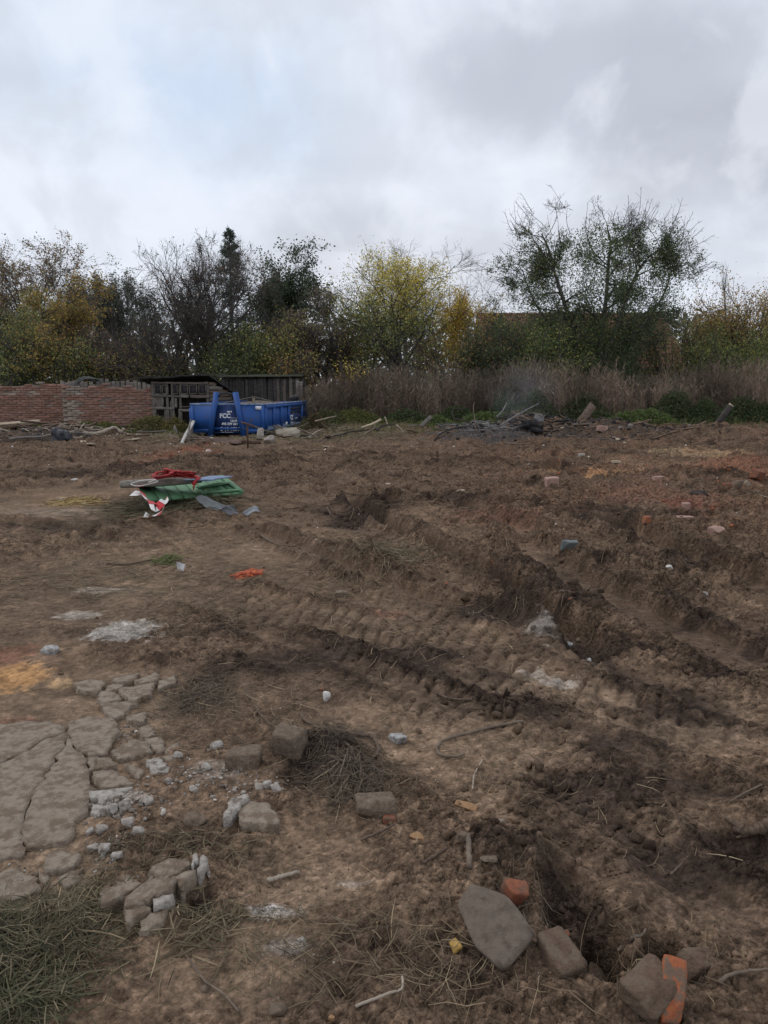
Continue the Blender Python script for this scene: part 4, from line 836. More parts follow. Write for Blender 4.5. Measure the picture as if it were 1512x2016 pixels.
# --- rabbit hutch
def hutch():
    Y = 27.5; xl = AT(300, 780, Y)[0]; xr = AT(411, 780, Y)[0]; z0 = float(HZ((xl + xr) / 2, Y)); Wd = xr - xl
    t = thing('rabbit_hutch', 'old wooden rabbit hutch with small framed doors left of the blue container', 'hutch', (xl, Y, z0))
    zz_ = lambda v: htop(v, Y) - z0; X = lambda u: AT(u, 780, Y)[0] - xl
    mesh_m = mat('dark_mesh', (.06, .055, .06), (.035, .032, .035), scale=30, rough=.8, bump=.2); ins = mat('hutch_inside', (.05, .042, .036), (.03, .026, .022), rough=.95, bump=.2)
    felt = mat('roof_felt', (.055, .050, .048), (.030, .028, .028), scale=5, rough=.95, bump=.7, bscale=9, dist=.02); D_ = 4.0
    MB().box((Wd / 2, 2.2, zz_(757) / 2), (Wd - .1, 3.4, zz_(757) - .1)).build('body', ins, t)
    for i, u in enumerate((302, 329.5, 340, 355, 409)): plank('post', (X(u), 0, -.05), (X(u), 0, zz_(752)), .085, .07, wood_grey, 500 + i, parent=t)
    for i, (u0, u1, v, h_) in enumerate([(300, 330, 779, .085), (330, 356, 780, .07), (356, 372, 780, .10), (374, 411, 780.5, .10), (302, 342, 804, .08), (356, 411, 808, .09), (356, 411, 801, .03), (300, 411, 754, .07)]):
        plank('rail', (X(u0), -.045, zz_(v)), (X(u1), -.045, zz_(v)), .03, h_, wood_grey, 520 + i, parent=t, warp_=.008)
    def door(u0, u1, v0, v1, solid=False):
        x0, x1, za, zb = X(u0), X(u1), zz_(v1), zz_(v0); f = .035
        m = MB(); m.box(((x0 + x1) / 2, -.03, za + f / 2), (x1 - x0, .03, f)); m.box(((x0 + x1) / 2, -.03, zb - f / 2), (x1 - x0, .03, f)); m.box((x0 + f / 2, -.033, (za + zb) / 2), (f, .03, zb - za - .002)); m.box((x1 - f / 2, -.033, (za + zb) / 2), (f, .03, zb - za - .002))
        d = m.build('door', wood_grey, t)
        if solid:
            nb = 4; w_ = (x1 - x0 - 2 * f) / nb
            for k in range(nb): plank('board', (x0 + f + (k + .5) * w_, -.02, za + f), (x0 + f + (k + .5) * w_, -.02, zb - f), w_ * .94, .014, wood_grey, 540 + k, parent=d, warp_=0)
        else:
            mm = MB().box(((x0 + x1) / 2, -.012, (za + zb) / 2), (x1 - x0 - 2 * f, .006, zb - za - 2 * f))
            mm.build('wire_mesh', mesh_m, d)
    for u0, u1 in ((305, 318), (319.5, 332.5), (339.5, 351), (356, 371), (373, 389), (391.5, 407)): door(u0, u1, 757, 776.5)
    door(304, 322, 783, 802, True)
    for i, (u, v0, v1, w_) in enumerate([(345, 784, 803, .09), (325, 807, 832, .12), (329.5, 808, 832, .08), (336, 790, 834, .07), (353, 806, 835, .12), (304, 806, 834, .06)]):
        plank('board', (X(u), -.02, zz_(v1)), (X(u) + .02, -.02, zz_(v0)), w_, .02, wood_grey, 560 + i, parent=t)
    nb = 11                                                                 # side wall of level boards, the roof falling to the back
    for k in range(nb):
        z = .1 + k * (zz_(752) - .1) / nb; y1 = D_ * min(1, (1.62 - z) / .5) if z > 1.12 else D_
        if y1 > .3: plank('board', (Wd + .02, .03, z + .06), (Wd + .02, y1, z + .06), .03, .125, wood_brown if k % 3 else wood_grey, 580 + k, parent=t)
    r = np.random.default_rng(4); n = 9; V = []; ny = 6
    for j in range(ny):
        for i in range(n):
            y = -.35 + j * (D_ + .6) / (ny - 1); V.append([-.35 + i * (Wd + .46) / (n - 1), y + .03 * r.normal(), zz_(746) + .10 * (i / (n - 1)) - .13 * y + .018 * r.normal()])
    V = np.array(V); Vb = V - [0, 0, .055]; m = n * ny; F = [[j * n + i, j * n + i + 1, (j + 1) * n + i + 1, (j + 1) * n + i] for j in range(ny - 1) for i in range(n - 1)]; Fb = [[m + q for q in f[::-1]] for f in F]
    ring = list(range(n)) + [j * n + n - 1 for j in range(1, ny)] + [(ny - 1) * n + i for i in range(n - 2, -1, -1)] + [j * n for j in range(ny - 2, 0, -1)]
    Fs = [[ring[k], m + ring[k], m + ring[(k + 1) % len(ring)], ring[(k + 1) % len(ring)]] for k in range(len(ring))]
    rf = mk('roof', np.vstack([V, Vb]), np.array(F + Fb + [f[::-1] for f in Fs]), felt, t)
    for i in range(7): a = -.3 + i * .42; plank('batten', (a, -.37 + .02 * r.normal(), zz_(747) + .10 * i / 6 + .055), (a + .40, -.37 + .02 * r.normal(), zz_(747) + .10 * (i + 1) / 6 + .05), .05, .025, wood_dark, 600 + i, parent=rf)
hutch()
# --- dark plank shed behind the container
def shed():
    Y = 33.0; a = AT(438, 760, Y); b = AT(588, 760, Y); z0 = float(HZ(a[0], Y)); zt = htop(743, Y) - z0; Wd = b[0] - a[0]; r = np.random.default_rng(8)
    t = thing('plank_shed', 'long dark plank shed behind the blue container', 'shed', (a[0], Y, z0)); n = 24; pw = Wd / n
    MB().box((Wd / 2, 1.6, zt / 2 - .04), (Wd - .1, 3.0, zt - .12)).build('body', char_wood, t)
    for i in range(n): plank('plank', ((i + .5) * pw, .01 * r.normal(), -.05), ((i + .5) * pw + .02 * r.normal(), .01 * r.normal(), zt - .03 - abs(r.normal()) * .012), pw * .95, .025, wood_grey if i > 16 and i % 2 else wood_dark, 620 + i, parent=t)
    V = [[-.2, -.2, zt], [Wd + .15, -.2, zt + .02], [Wd + .15, 3.2, zt + .25], [-.2, 3.2, zt + .22]]; V = np.array(V + [[x, y, z + .05] for x, y, z in V])
    mk('roof', V, np.array([[3, 2, 1, 0], [4, 5, 6, 7], [0, 1, 5, 4], [1, 2, 6, 5], [2, 3, 7, 6], [3, 0, 4, 7]]), mat('mossy_roof', (.09, .095, .06), (.05, .05, .042), scale=3, rough=.95), t)
shed()
gx = AT(592, 770, 32.0); t = thing('gate_post', 'narrow grey plank gate leaf on a dark post right of the shed', 'gate', (gx[0], 32.0, float(HZ(gx[0], 32.0)) - .05))
zt = htop(749, 32) - t.location[2]
for i in range(2): plank('plank', (-.12 + i * .14, 0, 0), (-.12 + i * .14, 0, zt - .05 * i), .135, .025, wood_grey, 660 + i, parent=t)
plank('post', (.22, .05, 0), (.12, .05, zt + .05), .07, .07, wood_dark, 663, parent=t)
# --- blue roll-off container
def container():
    blue = mat('blue_paint', (.020, .082, .290), (.025, .095, .315), scale=3, rough=.55, spec=.35, bump=.12, bscale=6, dist=.01, c3=(.085, .080, .085), c3scale=5, c3lo=.54, c3hi=.74)
    dirty = mat('dusty_blue_steel', (.20, .235, .29), (.11, .16, .25), scale=5, rough=.8, bump=.2); rim = mat('worn_rim', (.30, .36, .46), (.08, .14, .30), scale=9, rough=.6, bump=.1)
    dark = mat('dark_steel', (.03, .032, .04), (.02, .02, .022), rough=.7, bump=.2); white = mat('white_lettering', (.74, .76, .80), (.64, .67, .73), scale=20, rough=.6, bump=0)
    cx, cy = W(522, 863)[:2]; ang = -math.atan2(.128, .992); R = rotz(ang); hw = 1.2; o = np.array([cx, cy, 0]) - R @ [hw, 0, 0]
    t = thing('roll_off_container', 'blue steel roll-off skip container with hook frame and white lettering', 'container', (o[0], o[1], .0), ang)
    zb, zt, L = .16, 1.04, 5.75
    MB().box((0, L / 2, zb + .03), (2 * hw - .12, L - .1, .06)).build('floor', dark, t)
    fp = MB().box((0, 0, (zb + zt) / 2), (2 * hw, .05, zt - zb)).build('front_panel', blue, t)
    MB().box((0, 0, zt + .025), (2 * hw + .04, .09, .05)).build('top_rail', rim, fp)
    MB().box((0, -.028, zb + .07), (2 * hw - .02, .02, .10)).build('bottom_rail', blue, fp)
    for s in (-1, 1): MB().box((s * (hw - .05), -.032, (zb + zt) / 2), (.09, .02, zt - zb - .02)).build('corner_post', blue, fp)
    for s in (-1, 1):
        sp = MB().box((s * (hw - .03), L / 2, (zb + .12 + zt) / 2), (.04, L - .06, zt - zb - .12)).build('side_panel', blue, t)
        MB().box((s * (hw - .02), L / 2, zt + .022), (.11, L - .05, .05)).build('top_rail', rim if s > 0 else blue, sp)
        MB().box((s * (hw + .01), L / 2, zt - .06), (.09, L - .1, .09)).build('upper_rail', blue, sp)
        for y in (.06, .95, 1.92, 2.95, 4.92, 5.62): MB().box((s * (hw + .02), y, (zb + .14 + zt - .1) / 2), (.10, .11, zt - .1 - zb - .14)).build('rib', blue, sp)
        for y0, y1 in ((.14, .90), (1.00, 1.86), (1.98, 2.89), (3.0, 4.86), (4.98, 5.56)):   # sloping kick plates at the foot
            V = np.array([[s * (hw - .08), y0, zb - .02], [s * (hw - .08), y1, zb - .02], [s * (hw + .085), y1, zb + .10], [s * (hw + .085), y0, zb + .10], [s * (hw - .01), y1, zb + .20], [s * (hw - .01), y0, zb + .20]])
            F = np.array([[0, 1, 2, 3], [3, 2, 4, 5], [0, 3, 5, 0], [1, 4, 2, 1], [0, 5, 4, 1]]); mk('kick_plate', V, [F[[0, 1, 4]], np.array([[0, 3, 5], [1, 4, 2]])], dirty, sp)
        if s > 0:
            MB().box((hw + .025, 3.92, .84), (.05, 1.8, .07)).box((hw + .022, 3.92, .72), (.045, 1.8, .045)).build('ladder_bar', dark, sp)
            MB().box((hw + .0, 3.92, .48), (.03, 1.76, .44)).build('name_panel', mat('navy_panel', (.020, .045, .14), (.016, .036, .11), scale=3, rough=.6, bump=.1), sp)
    rd = MB().box((0, L, (zb + zt) / 2), (2 * hw - .02, .06, zt - zb + .02)).build('rear_door', blue, t)
    for x in (-.8, 0, .8): MB().box((x, L + .05, (zb + zt) / 2), (.08, .05, zt - zb - .05)).build('rib', blue, rd)
    for x in (-.53, .53): MB().box((x, L / 2 - .05, zb - .085), (.10, L, .14)).build('skid_rail', dark, t)
    for x in (-.53, .53):
        MB().tube([[x - .10, .12, .07], [x + .10, .12, .07]], .09, 12).build('roller', dark, t); MB().tube([[x - .12, L - .15, .08], [x + .12, L - .15, .08]], .10, 12).build('roller', dark, t)
    hk = None                                                              # the A-shaped hook frame
    m = MB()
    for s in (-1, 1):
        A = np.array([s * .56, -.13, .02]); B = np.array([s * .30, -.10, 1.44]); Rf, Ln = frame_to(A, B); m.box((A + B) / 2, (Ln, .15, .13), Rf)
    hk = m.build('hook_frame', blue, t)
    a = np.linspace(0, math.pi, 11); MB().tube(np.stack([.25 * np.cos(a), np.full(11, -.10), 1.28 + .14 * np.sin(a)], 1), .030, 8).build('hook_bar', dark, hk)
    MB().box((0, -.07, .30), (.98, .05, .07)).build('cross_bar', blue, hk); MB().box((0, -.033, .62), (.86, .02, .86)).build('hook_plate', mat('navy_panel', (.02, .045, .14)), hk)
    def text(s, size, x, z, y=-.048, par=fp, rz=0.0, loc=None, bold=.0):
        cu = bpy.data.curves.new('t', 'FONT'); cu.body = s; cu.size = size; cu.align_x = 'LEFT'; cu.offset = bold; cu.extrude = .001; cu.resolution_u = 3
        ob = bpy.data.objects.new('t', cu); COL.objects.link(ob); dg = bpy.context.evaluated_depsgraph_get(); me = bpy.data.meshes.new_from_object(ob.evaluated_get(dg)); bpy.data.objects.remove(ob)
        me.materials.clear(); me.materials.append(white); q = bpy.data.objects.new('lettering', me); COL.objects.link(q); q.parent = par; q.location = loc or (x, y, z); q.rotation_euler = (math.pi / 2, 0, rz); return q
    text('FCC', .19, -.25, .64, bold=.008); text('Environment', .062, .12, .62); text('Lipník', .095, .10, .525, bold=.003); text('495 599 201', .105, -.19, .415, bold=.004); text('E-10-1E33', .155, -.24, .235, bold=.007); text('www.fcc-group.cz', .055, -.22, .175)
    MB().box((.045, -.047, .825), (.10, .006, .06)).build('logo_mark', white, fp); MB().box((.135, -.0472, .835), (.05, .006, .05)).build('logo_mark', white, fp)
    MB().box((hw - .18, -.047, .955), (.19, .006, .11)).build('sticker', white, fp)
    sp = [c for c in t.children if c.name.startswith('side_panel')][-1]
    xw = hw + .018
    text('FCC', .25, 0, 0, par=sp, rz=math.pi / 2, loc=(xw, 3.15, .44), bold=.012); text('Environment', .085, 0, 0, par=sp, rz=math.pi / 2, loc=(xw, 3.85, .46)); text('Environment', .10, 0, 0, par=sp, rz=math.pi / 2, loc=(xw, 3.2, .33))
    MB().box((xw, 3.62, .70), (.006, .10, .08)).build('logo_mark', white, sp); MB().box((hw + .075, 2.45, .36), (.006, .22, .10)).build('sticker', white, sp)
    # the rubble it is filled with
    return t, o, R
CT, CO, CR = container()
def cpt(x, y, z): return CO + CR @ np.array([x, y, z])
# ------------------------------------------------------------------ rocks, bricks and loose things
_ico = {}
def ico(sub):
    if sub not in _ico:
        bm = bmesh.new(); bmesh.ops.create_icosphere(bm, subdivisions=sub, radius=1); bm.verts.index_update()
        _ico[sub] = (np.array([v.co for v in bm.verts]), np.array([[v.index for v in f.verts] for f in bm.faces])); bm.free()
    return _ico[sub]
def rock_mesh(size, seed, facets=9, sub=4, rough=.05, box=False, cut=0, soft=34.0):
    r = np.random.default_rng(seed); D, F = ico(sub); h_ = np.asarray(size, float) / 2
    if box:
        Nn = np.vstack([np.eye(3), -np.eye(3)]) + r.normal(size=(6, 3)) * .035; off = np.ones(6)
        if cut:
            cn = norm(r.normal(size=(cut, 3)) * [1, .7, .5]); Nn = np.vstack([Nn, cn]); off = np.concatenate([off, r.uniform(.75, 1.15, cut)])
    else: Nn = norm(r.normal(size=(facets + 4, 3))); off = r.uniform(.72, 1.0, facets + 4); Nn = np.vstack([Nn, np.eye(3), -np.eye(3)]); off = np.concatenate([off, np.ones(6)])
    Nn = norm(Nn); dots = np.maximum(D @ Nn.T, 1e-4) / off[None]; rad = 1 / (np.sum(dots ** soft, 1) ** (1 / soft))
    V = D * rad[:, None]
    n = fbm(V[:, 0] * 2.2 + seed, V[:, 1] * 2.2 + V[:, 2] * 1.7, seed, 4, .6); n2 = fbm(V[:, 0] * 9 + seed, V[:, 1] * 9 + V[:, 2] * 7.3, seed + 7, 3, .7); V = V * (1 + rough * n + .022 * n2)[:, None] * h_
    return V, F
def put(name, label, u, v, size, m, seed, cat, yaw=0.0, tilt=(0, 0), sink=.25, group=None, lift=0.0, **kw):
    """a stone, brick or chip half sunk in the soil at a photo pixel"""
    V, F = rock_mesh(size, seed, **kw); E = np.array(Euler((tilt[0], tilt[1], yaw)).to_matrix()); V = V @ E.T; p = G(u, v)
    h_ = V[:, 2].max() - V[:, 2].min(); p[2] += h_ * (.5 - sink) + lift
    return tag(mk(name, V, F, m, smooth=True, loc=p), label, cat, group)
def clip_w(u, v, px, py=None):   # metres across from pixels across
    return px2m(u, v, px)
stone_brown = mat('muddy_stone', (.20, .150, .108), (.125, .092, .066), scale=51.2, rough=.95, bump=.9, bscale=96, c3=(.26, .21, .16), c3scale=21.6, dist=.012)
stone_slab = mat('flat_stone', (.165, .130, .100), (.125, .097, .074), scale=44.8, rough=.9, bump=.7, bscale=144, c3=(.095, .07, .052), c3scale=28.8, c3lo=.5, c3hi=.7, dist=.006)
conc = mat('old_concrete', (.30, .245, .188), (.22, .172, .126), scale=28.8, rough=.95, bump=1.0, bscale=72, c3=(.175, .128, .09), c3scale=14.4, c3lo=.46, c3hi=.62, dist=.014, coords='Object')
conc_light = mat('broken_concrete', (.42, .385, .34), (.27, .235, .20), scale=51.2, rough=.92, bump=.8, bscale=112, c3=(.16, .125, .10), c3scale=21.6, c3lo=.52, c3hi=.66, dist=.008)
white_lump = mat('white_lime_lump', (.66, .645, .61), (.45, .42, .38), scale=64, rough=.9, bump=.6, bscale=112, dist=.006)
granite = mat('grey_granite', (.42, .41, .39), (.17, .16, .15), scale=55, rough=.85, bump=.5, bscale=80, dist=.004)
red_brick = mat('red_brick_piece', (.30, .105, .055), (.20, .075, .045), scale=57.6, rough=.9, bump=.6, bscale=144, c3=(.13, .08, .055), c3scale=21.6, c3lo=.44, c3hi=.60, dist=.006)
muddy_brick = mat('muddy_brick', (.155, .098, .068), (.105, .070, .05), scale=44.8, rough=.95, bump=.9, bscale=96, c3=(.165, .12, .084), c3scale=21.6, c3lo=.42, c3hi=.56, dist=.012)
orange_tile = mat('orange_tile', (.40, .125, .052), (.29, .095, .045), scale=51.2, rough=.9, bump=.6, bscale=128, c3=(.17, .115, .08), c3scale=33.6, c3lo=.46, c3hi=.56, dist=.006)
tan_chip = mat('tan_brick', (.36, .21, .105), (.24, .14, .075), scale=64, rough=.88, bump=.5, bscale=144, dist=.004)
yellow_chip = mat('yellow_chip', (.46, .29, .085), (.32, .19, .05), scale=64, rough=.8, bump=.4, bscale=144)
pink_block = mat('pink_block', (.40, .26, .21), (.29, .18, .145), scale=10, rough=.9, bump=.3)
slate = mat('grey_slate', (.20, .22, .215), (.13, .145, .145), scale=8, rough=.6, bump=.3, bscale=30)

# --- cracked concrete pavement on the left
def px_poly(pts, ox, oy, k): return [(ox + x / k, oy + y / k) for x, y in pts]
def slab(name, poly_px, z_top, thick, seed, parent, m, tilt=(0, 0), step=.028, rough=.003, flatz=None):
    r = np.random.default_rng(seed); P = np.array([W(u, v, 0)[:2] for u, v in poly_px]); c = P.mean(0)
    if np.sum(P[:, 0] * np.roll(P[:, 1], -1) - np.roll(P[:, 0], -1) * P[:, 1]) < 0: P = P[::-1]
    B = []
    for a, b in zip(P, np.roll(P, -1, 0)):
        n = max(2, int(np.hypot(*(b - a)) / step)); nrm = np.array([(b - a)[1], -(b - a)[0]]) / (np.hypot(*(b - a)) + 1e-6)
        for i in range(n): B.append(a + (b - a) * i / n + nrm * r.normal() * step * (.30 if i else .08))
    B = np.array(B); lo, hi = B.min(0), B.max(0); gx, gy = np.meshgrid(np.arange(lo[0], hi[0], step), np.arange(lo[1], hi[1], step)); I = np.stack([gx.ravel(), gy.ravel()], 1); I = I + r.uniform(-.3, .3, I.shape) * step
    ins = in_poly(I[:, 0], I[:, 1], B); I = I[ins]
    if len(I): I = I[(np.sqrt(((I[:, None] - B[None]) ** 2).sum(-1)).min(1) > step * .55)]
    A = np.vstack([B, I]) if len(I) else B; nb = len(B)
    vv, ee, ff, *_ = geometry.delaunay_2d_cdt([Vector(p) for p in A], [(i, (i + 1) % nb) for i in range(nb)], [], 1, 1e-6)
    X = np.array([tuple(q) for q in vv]); F = np.array([f for f in ff if len(f) == 3])
    edge = np.sqrt(((X[:, None] - B[None]) ** 2).sum(-1)).min(1) if len(X) < 4000 else np.ones(len(X))
    zt = z_top + (X - c) @ np.array(tilt) + rough * fbm(X[:, 0] * 14, X[:, 1] * 14, seed, 4) + .0025 * fbm(X[:, 0] * 45, X[:, 1] * 45, seed + 3, 3, .7) + .004 * fbm(X[:, 0] * 5, X[:, 1] * 5, 3, 2)
    V = np.column_stack([X, zt]); n = len(V); ring = np.arange(nb)     # constraint verts come first, in order
    out = (B - c) / (np.linalg.norm(B - c, axis=1, keepdims=True) + 1e-6)
    V1 = np.column_stack([B + out * r.normal(size=(nb, 1)) * .005, zt[:nb] - thick * .5 + .004 * r.normal(size=nb)]); V2 = np.column_stack([B, zt[:nb] - thick])
    V = np.vstack([V, V1, V2]); Q = []
    for i in range(nb):
        j = (i + 1) % nb; Q += [[i, n + i, n + j, j], [n + i, n + nb + i, n + nb + j, n + j]]
    a = F; cr = (X[a[:, 1]] - X[a[:, 0]]); ar = cr[:, 0] * (X[a[:, 2]] - X[a[:, 0]])[:, 1] - cr[:, 1] * (X[a[:, 2]] - X[a[:, 0]])[:, 0]; F = np.where((ar < 0)[:, None], F[:, ::-1], F)
    o = np.array([c[0], c[1], 0]); return mk(name, V - o, [F, np.array(Q)], m, parent, loc=o if parent is None else o - np.array(parent.location))
pv = thing('concrete_pavement', None, None, (0, 0, 0)); pv['kind'] = 'structure'
SL = [([(245, 855), (300, 790), (420, 600), (455, 500), (480, 575), (565, 645), (585, 770), (640, 855), (595, 920), (585, 1010), (505, 1105), (425, 1215), (300, 1235), (178, 1250), (145, 1130), (173, 1045), (210, 935)], .012),
      ([(-160, 800), (0, 690), (120, 640), (300, 520), (435, 475), (445, 500), (410, 600), (290, 785), (238, 850), (200, 930), (163, 1045), (134, 1130), (167, 1250), (130, 1315), (0, 1330), (-160, 1340)], .010),
      ([(-160, 460), (0, 420), (200, 395), (430, 425), (432, 462), (300, 510), (110, 630), (0, 678), (-160, 780)], .004),
      ([(450, 420), (600, 380), (760, 400), (790, 440), (740, 560), (680, 645), (585, 635), (492, 572), (462, 500)], .016),
      ([(580, 655), (655, 648), (622, 725), (592, 738)], .02), ([(645, 665), (720, 655), (770, 710), (632, 742)], .038), ([(612, 750), (740, 728), (890, 830), (760, 850), (680, 855), (625, 795)], .03),
      ([(745, 600), (880, 535), (970, 550), (1010, 610), (880, 640), (800, 660), (740, 640)], .02), ([(900, 480), (975, 425), (1035, 500), (950, 512)], .016), ([(955, 520), (1070, 510), (1105, 590), (1070, 620), (1005, 600)], .012),
      ([(785, 200), (1035, 150), (990, 245), (880, 290), (805, 245)], .034), ([(660, 215), (760, 215), (808, 258), (690, 290), (650, 270)], .02), ([(660, 300), (870, 268), (900, 295), (830, 350), (760, 395), (680, 340)], .018),
      ([(745, 120), (930, 85), (880, 145), (750, 160)], .026), ([(890, 155), (1045, 88), (1050, 115), (1035, 145), (930, 168)], .034), ([(700, 180), (830, 162), (800, 195), (705, 213)], .022), ([(1050, 140), (1170, 100), (1165, 150), (1047, 198)], .018),
      ([(970, 680), (1060, 670), (1125, 720), (1100, 760), (1010, 760)], .036), ([(1070, 650), (1180, 622), (1170, 668), (1100, 680)], .024), ([(845, 372), (960, 342), (970, 410), (850, 408)], .012), ([(480, 150), (600, 120), (700, 140), (640, 220), (520, 200)], .008),
      ([(285, 1380), (310, 1300), (390, 1265), (460, 1270), (535, 1310), (490, 1395), (350, 1410)], .035), ([(-60, 1430), (0, 1420), (100, 1380), (250, 1450), (262, 1540), (60, 1600), (-60, 1560)], .016), ([(385, 1450), (550, 1372), (535, 1490), (440, 1512)], .02), ([(265, 1400), (330, 1440), (290, 1500), (255, 1450)], .02),
      ([(590, 880), (700, 868), (880, 845), (820, 910), (700, 940), (600, 930)], .03), ([(620, 960), (720, 945), (750, 1000), (690, 1040), (610, 1030)], .022), ([(1090, 590), (1180, 540), (1200, 600), (1110, 640)], .01), ([(830, 700), (950, 735), (930, 790), (860, 745)], .028),
      ([(1350, 600), (1440, 540), (1465, 590), (1370, 625)], .04), ([(1180, 1200), (1260, 1195), (1230, 1260)], .01), ([(1360, 1235), (1460, 1200), (1450, 1260), (1380, 1275)], .012)]
for i, (pts, z) in enumerate(SL):
    big = i < 4; slab('slab_piece', px_poly(pts, 0, 1300, 3.36), (.6 if i < 4 else .38) * z - .002, .06, 700 + i, pv, conc if i not in (25, 26, 17) else conc_light, tilt=((0, 0) if big else tuple(RNG.normal(size=2) * .035)), step=.032 if big else .018)
bs = thing('broken_concrete_slab', 'lifted broken concrete slab, cracked into pieces, beside the cut grass', 'slab', tuple(G(300, 1790)))
BSL = [([(100, 510), (375, 370), (515, 490), (335, 600), (180, 680), (100, 700)], .065, (.12, -.10)), ([(575, 380), (640, 300), (780, 260), (950, 260), (1000, 320), (900, 380), (750, 465)], .075, (.05, .05)), ([(1005, 250), (1060, 230), (1075, 300), (1005, 380)], .085, (.2, 0)), ([(1085, 290), (1120, 250), (1165, 290), (1110, 400), (1055, 390)], .085, (-.2, 0)),
       ([(345, 645), (520, 520), (700, 450), (860, 510), (780, 600), (640, 640), (590, 715), (530, 685), (345, 748)], .075, (.03, .08)), ([(800, 465), (960, 412), (1045, 420), (940, 490), (890, 560)], .08, (.1, .1)), ([(620, 665), (820, 622), (800, 700), (640, 738)], .075, (0, .1)), ([(340, 757), (528, 694), (600, 740), (480, 800), (370, 890)], .062, (-.05, .12)), ([(600, 762), (760, 735), (720, 830), (620, 880), (480, 920), (485, 825)], .05, (0, .2)), ([(525, 490), (600, 430), (620, 470), (560, 490)], .07, (.3, .1))]
for i, (pts, z, tl) in enumerate(BSL): slab('slab_piece', px_poly(pts, 180, 1680, 5.04), z - bs.location[2] * 0, .07, 760 + i, bs, conc if i not in (2, 3, 6) else conc_light, tl, step=.014, rough=.008)
for pts, z, nm, lb, sd_ in [([(190, 700), (290, 640), (430, 650), (500, 740), (520, 830), (350, 820), (200, 790)], .035, 'flat_stone', 'flat brown concrete piece lying level in the soil below the dark root clump', 790), ([(75, 790), (150, 640), (270, 610), (272, 640), (130, 775)], .045, 'concrete_shard', 'narrow pale concrete shard along the edge of the flat brown piece', 791)]:
    o = slab(nm, px_poly(pts, 420, 1440, 3.979), z + float(G(470, 1610)[2]), .06, sd_, None, conc if sd_ == 790 else conc_light, (.02, .02), step=.014); tag(o, lb, 'stone')
# --- stones, bricks and chips, each at its place: name, label, u, v, (px wide, px deep->m factor, height m), material, category, extras
def S(name, label, u, v, wpx, ratio, hratio, m, cat, yaw=0, sink=.38, seed=None, **kw):
    w_ = px2m(u, v, wpx); put(name, label, u, v, (w_, w_ * ratio, w_ * hratio), m, seed or int(u * 7 + v), cat, yaw, kw.pop('tilt', (0, 0)), sink, kw.pop('group', None), kw.pop('lift', 0), **kw)
S('flat_stone', 'large flat grey-brown stone slab tilted on the edge of the trench', 968, 1850, 150, .75, .16, stone_slab, 'stone', yaw=-.75, tilt=(.45, .30), sink=.30, seed=5, facets=3, lift=.03, soft=30, rough=.02)
S('brick', 'muddy whole brick standing on edge in the trench right of the flat stone', 1100, 1893, 68, 1.4, .62, muddy_brick, 'brick', yaw=.5, sink=.3, box=True, cut=1, tilt=(.3, .1))
S('brick', 'dark wet brick upright beside the black hole in the trench', 1172, 1870, 46, 1.5, .9, muddy_brick, 'brick', yaw=.35, sink=.35, box=True, cut=1, tilt=(.5, .2))
S('brick', 'large mud-covered brick at the lower right next to the orange tile', 1280, 1958, 92, .85, .55, muddy_brick, 'brick', yaw=.6, sink=.35, box=True, cut=1, tilt=(.2, -.2))
S('brick', 'dark muddy block on the right rim of the trench', 1372, 1902, 62, .8, .8, muddy_brick, 'brick', yaw=.3, sink=.3, box=True, cut=1, tilt=(.1, .1))
S('brick_fragment', 'bright red brick fragment leaning behind the flat stone', 1010, 1782, 48, .8, 1.1, red_brick, 'brick', sink=.2, box=True, cut=2, tilt=(.3, .2))
S('brick_fragment', 'small orange brick crumb above the brick in the trench', 1112, 1842, 20, .8, .6, red_brick, 'brick', cut=2, box=True)
S('roof_tile', 'orange clay roof tile shard sticking up at the bottom right', 1322, 1985, 42, 2.6, .45, orange_tile, 'tile', yaw=-.22, tilt=(.85, .15), sink=.2, box=True, cut=2, lift=.01)
S('stone_chip', 'yellow stone chip left of the flat stone', 896, 1864, 22, 1.3, .7, yellow_chip, 'stone', yaw=.3)
S('pebble', 'round pale pebble near the bottom edge', 546, 1991, 38, .95, .6, stone_brown, 'stone', facets=16, soft=8, sink=.2)
S('pebble', 'small tan pebble at the bottom right of the round pebble', 652, 2004, 14, .9, .7, tan_chip, 'stone')
S('pebble', 'brown pebble half hidden in the cut grass', 110, 1884, 26, .9, .8, stone_brown, 'stone')
S('pebble', 'tiny grey pebble on the bare soil left of the round pebble', 403, 1948, 18, .9, .6, stone_brown, 'stone')
S('pebble', 'pale pebble on bare soil right of the white lime smear', 594, 1853, 20, .8, .5, conc_light, 'stone')
S('stone', 'squarish brown stone block on the gravel left of the dark root clump', 480, 1507, 66, .75, .62, stone_brown, 'stone', sink=.2, facets=4, yaw=.1, box=True, cut=2, soft=14)
S('stone', 'tall brown stone against the left side of the dark root clump', 572, 1478, 62, .7, .95, stone_brown, 'stone', sink=.3, box=True, cut=2, yaw=-.3, tilt=(.2, .1))
S('stone', 'mossy brown stone below the root clump beside the small orange chip', 740, 1597, 74, .7, .55, stone_brown, 'stone', sink=.35, facets=5, yaw=.2)
S('brick_chip', 'small orange brick chip touching the mossy brown stone', 768, 1616, 27, .7, .6, red_brick, 'brick', box=True, cut=2)
S('brick_chip', 'tan brick chip lying alone below the mossy stone', 821, 1649, 28, .8, .55, tan_chip, 'brick', facets=5)
S('tile_shard', 'thin pointed orange tile shard in the mud', 918, 1590, 46, .35, .25, tan_chip, 'tile', yaw=-.6, box=True, cut=2, tilt=(.3, 0))
S('stone', 'small upright brown stone next to the flat stick', 912, 1657, 28, .7, 1.2, stone_brown, 'stone')
S('stone_chip', 'tan flat chip right of the flat stick', 962, 1692, 32, .7, .3, stone_brown, 'stone')
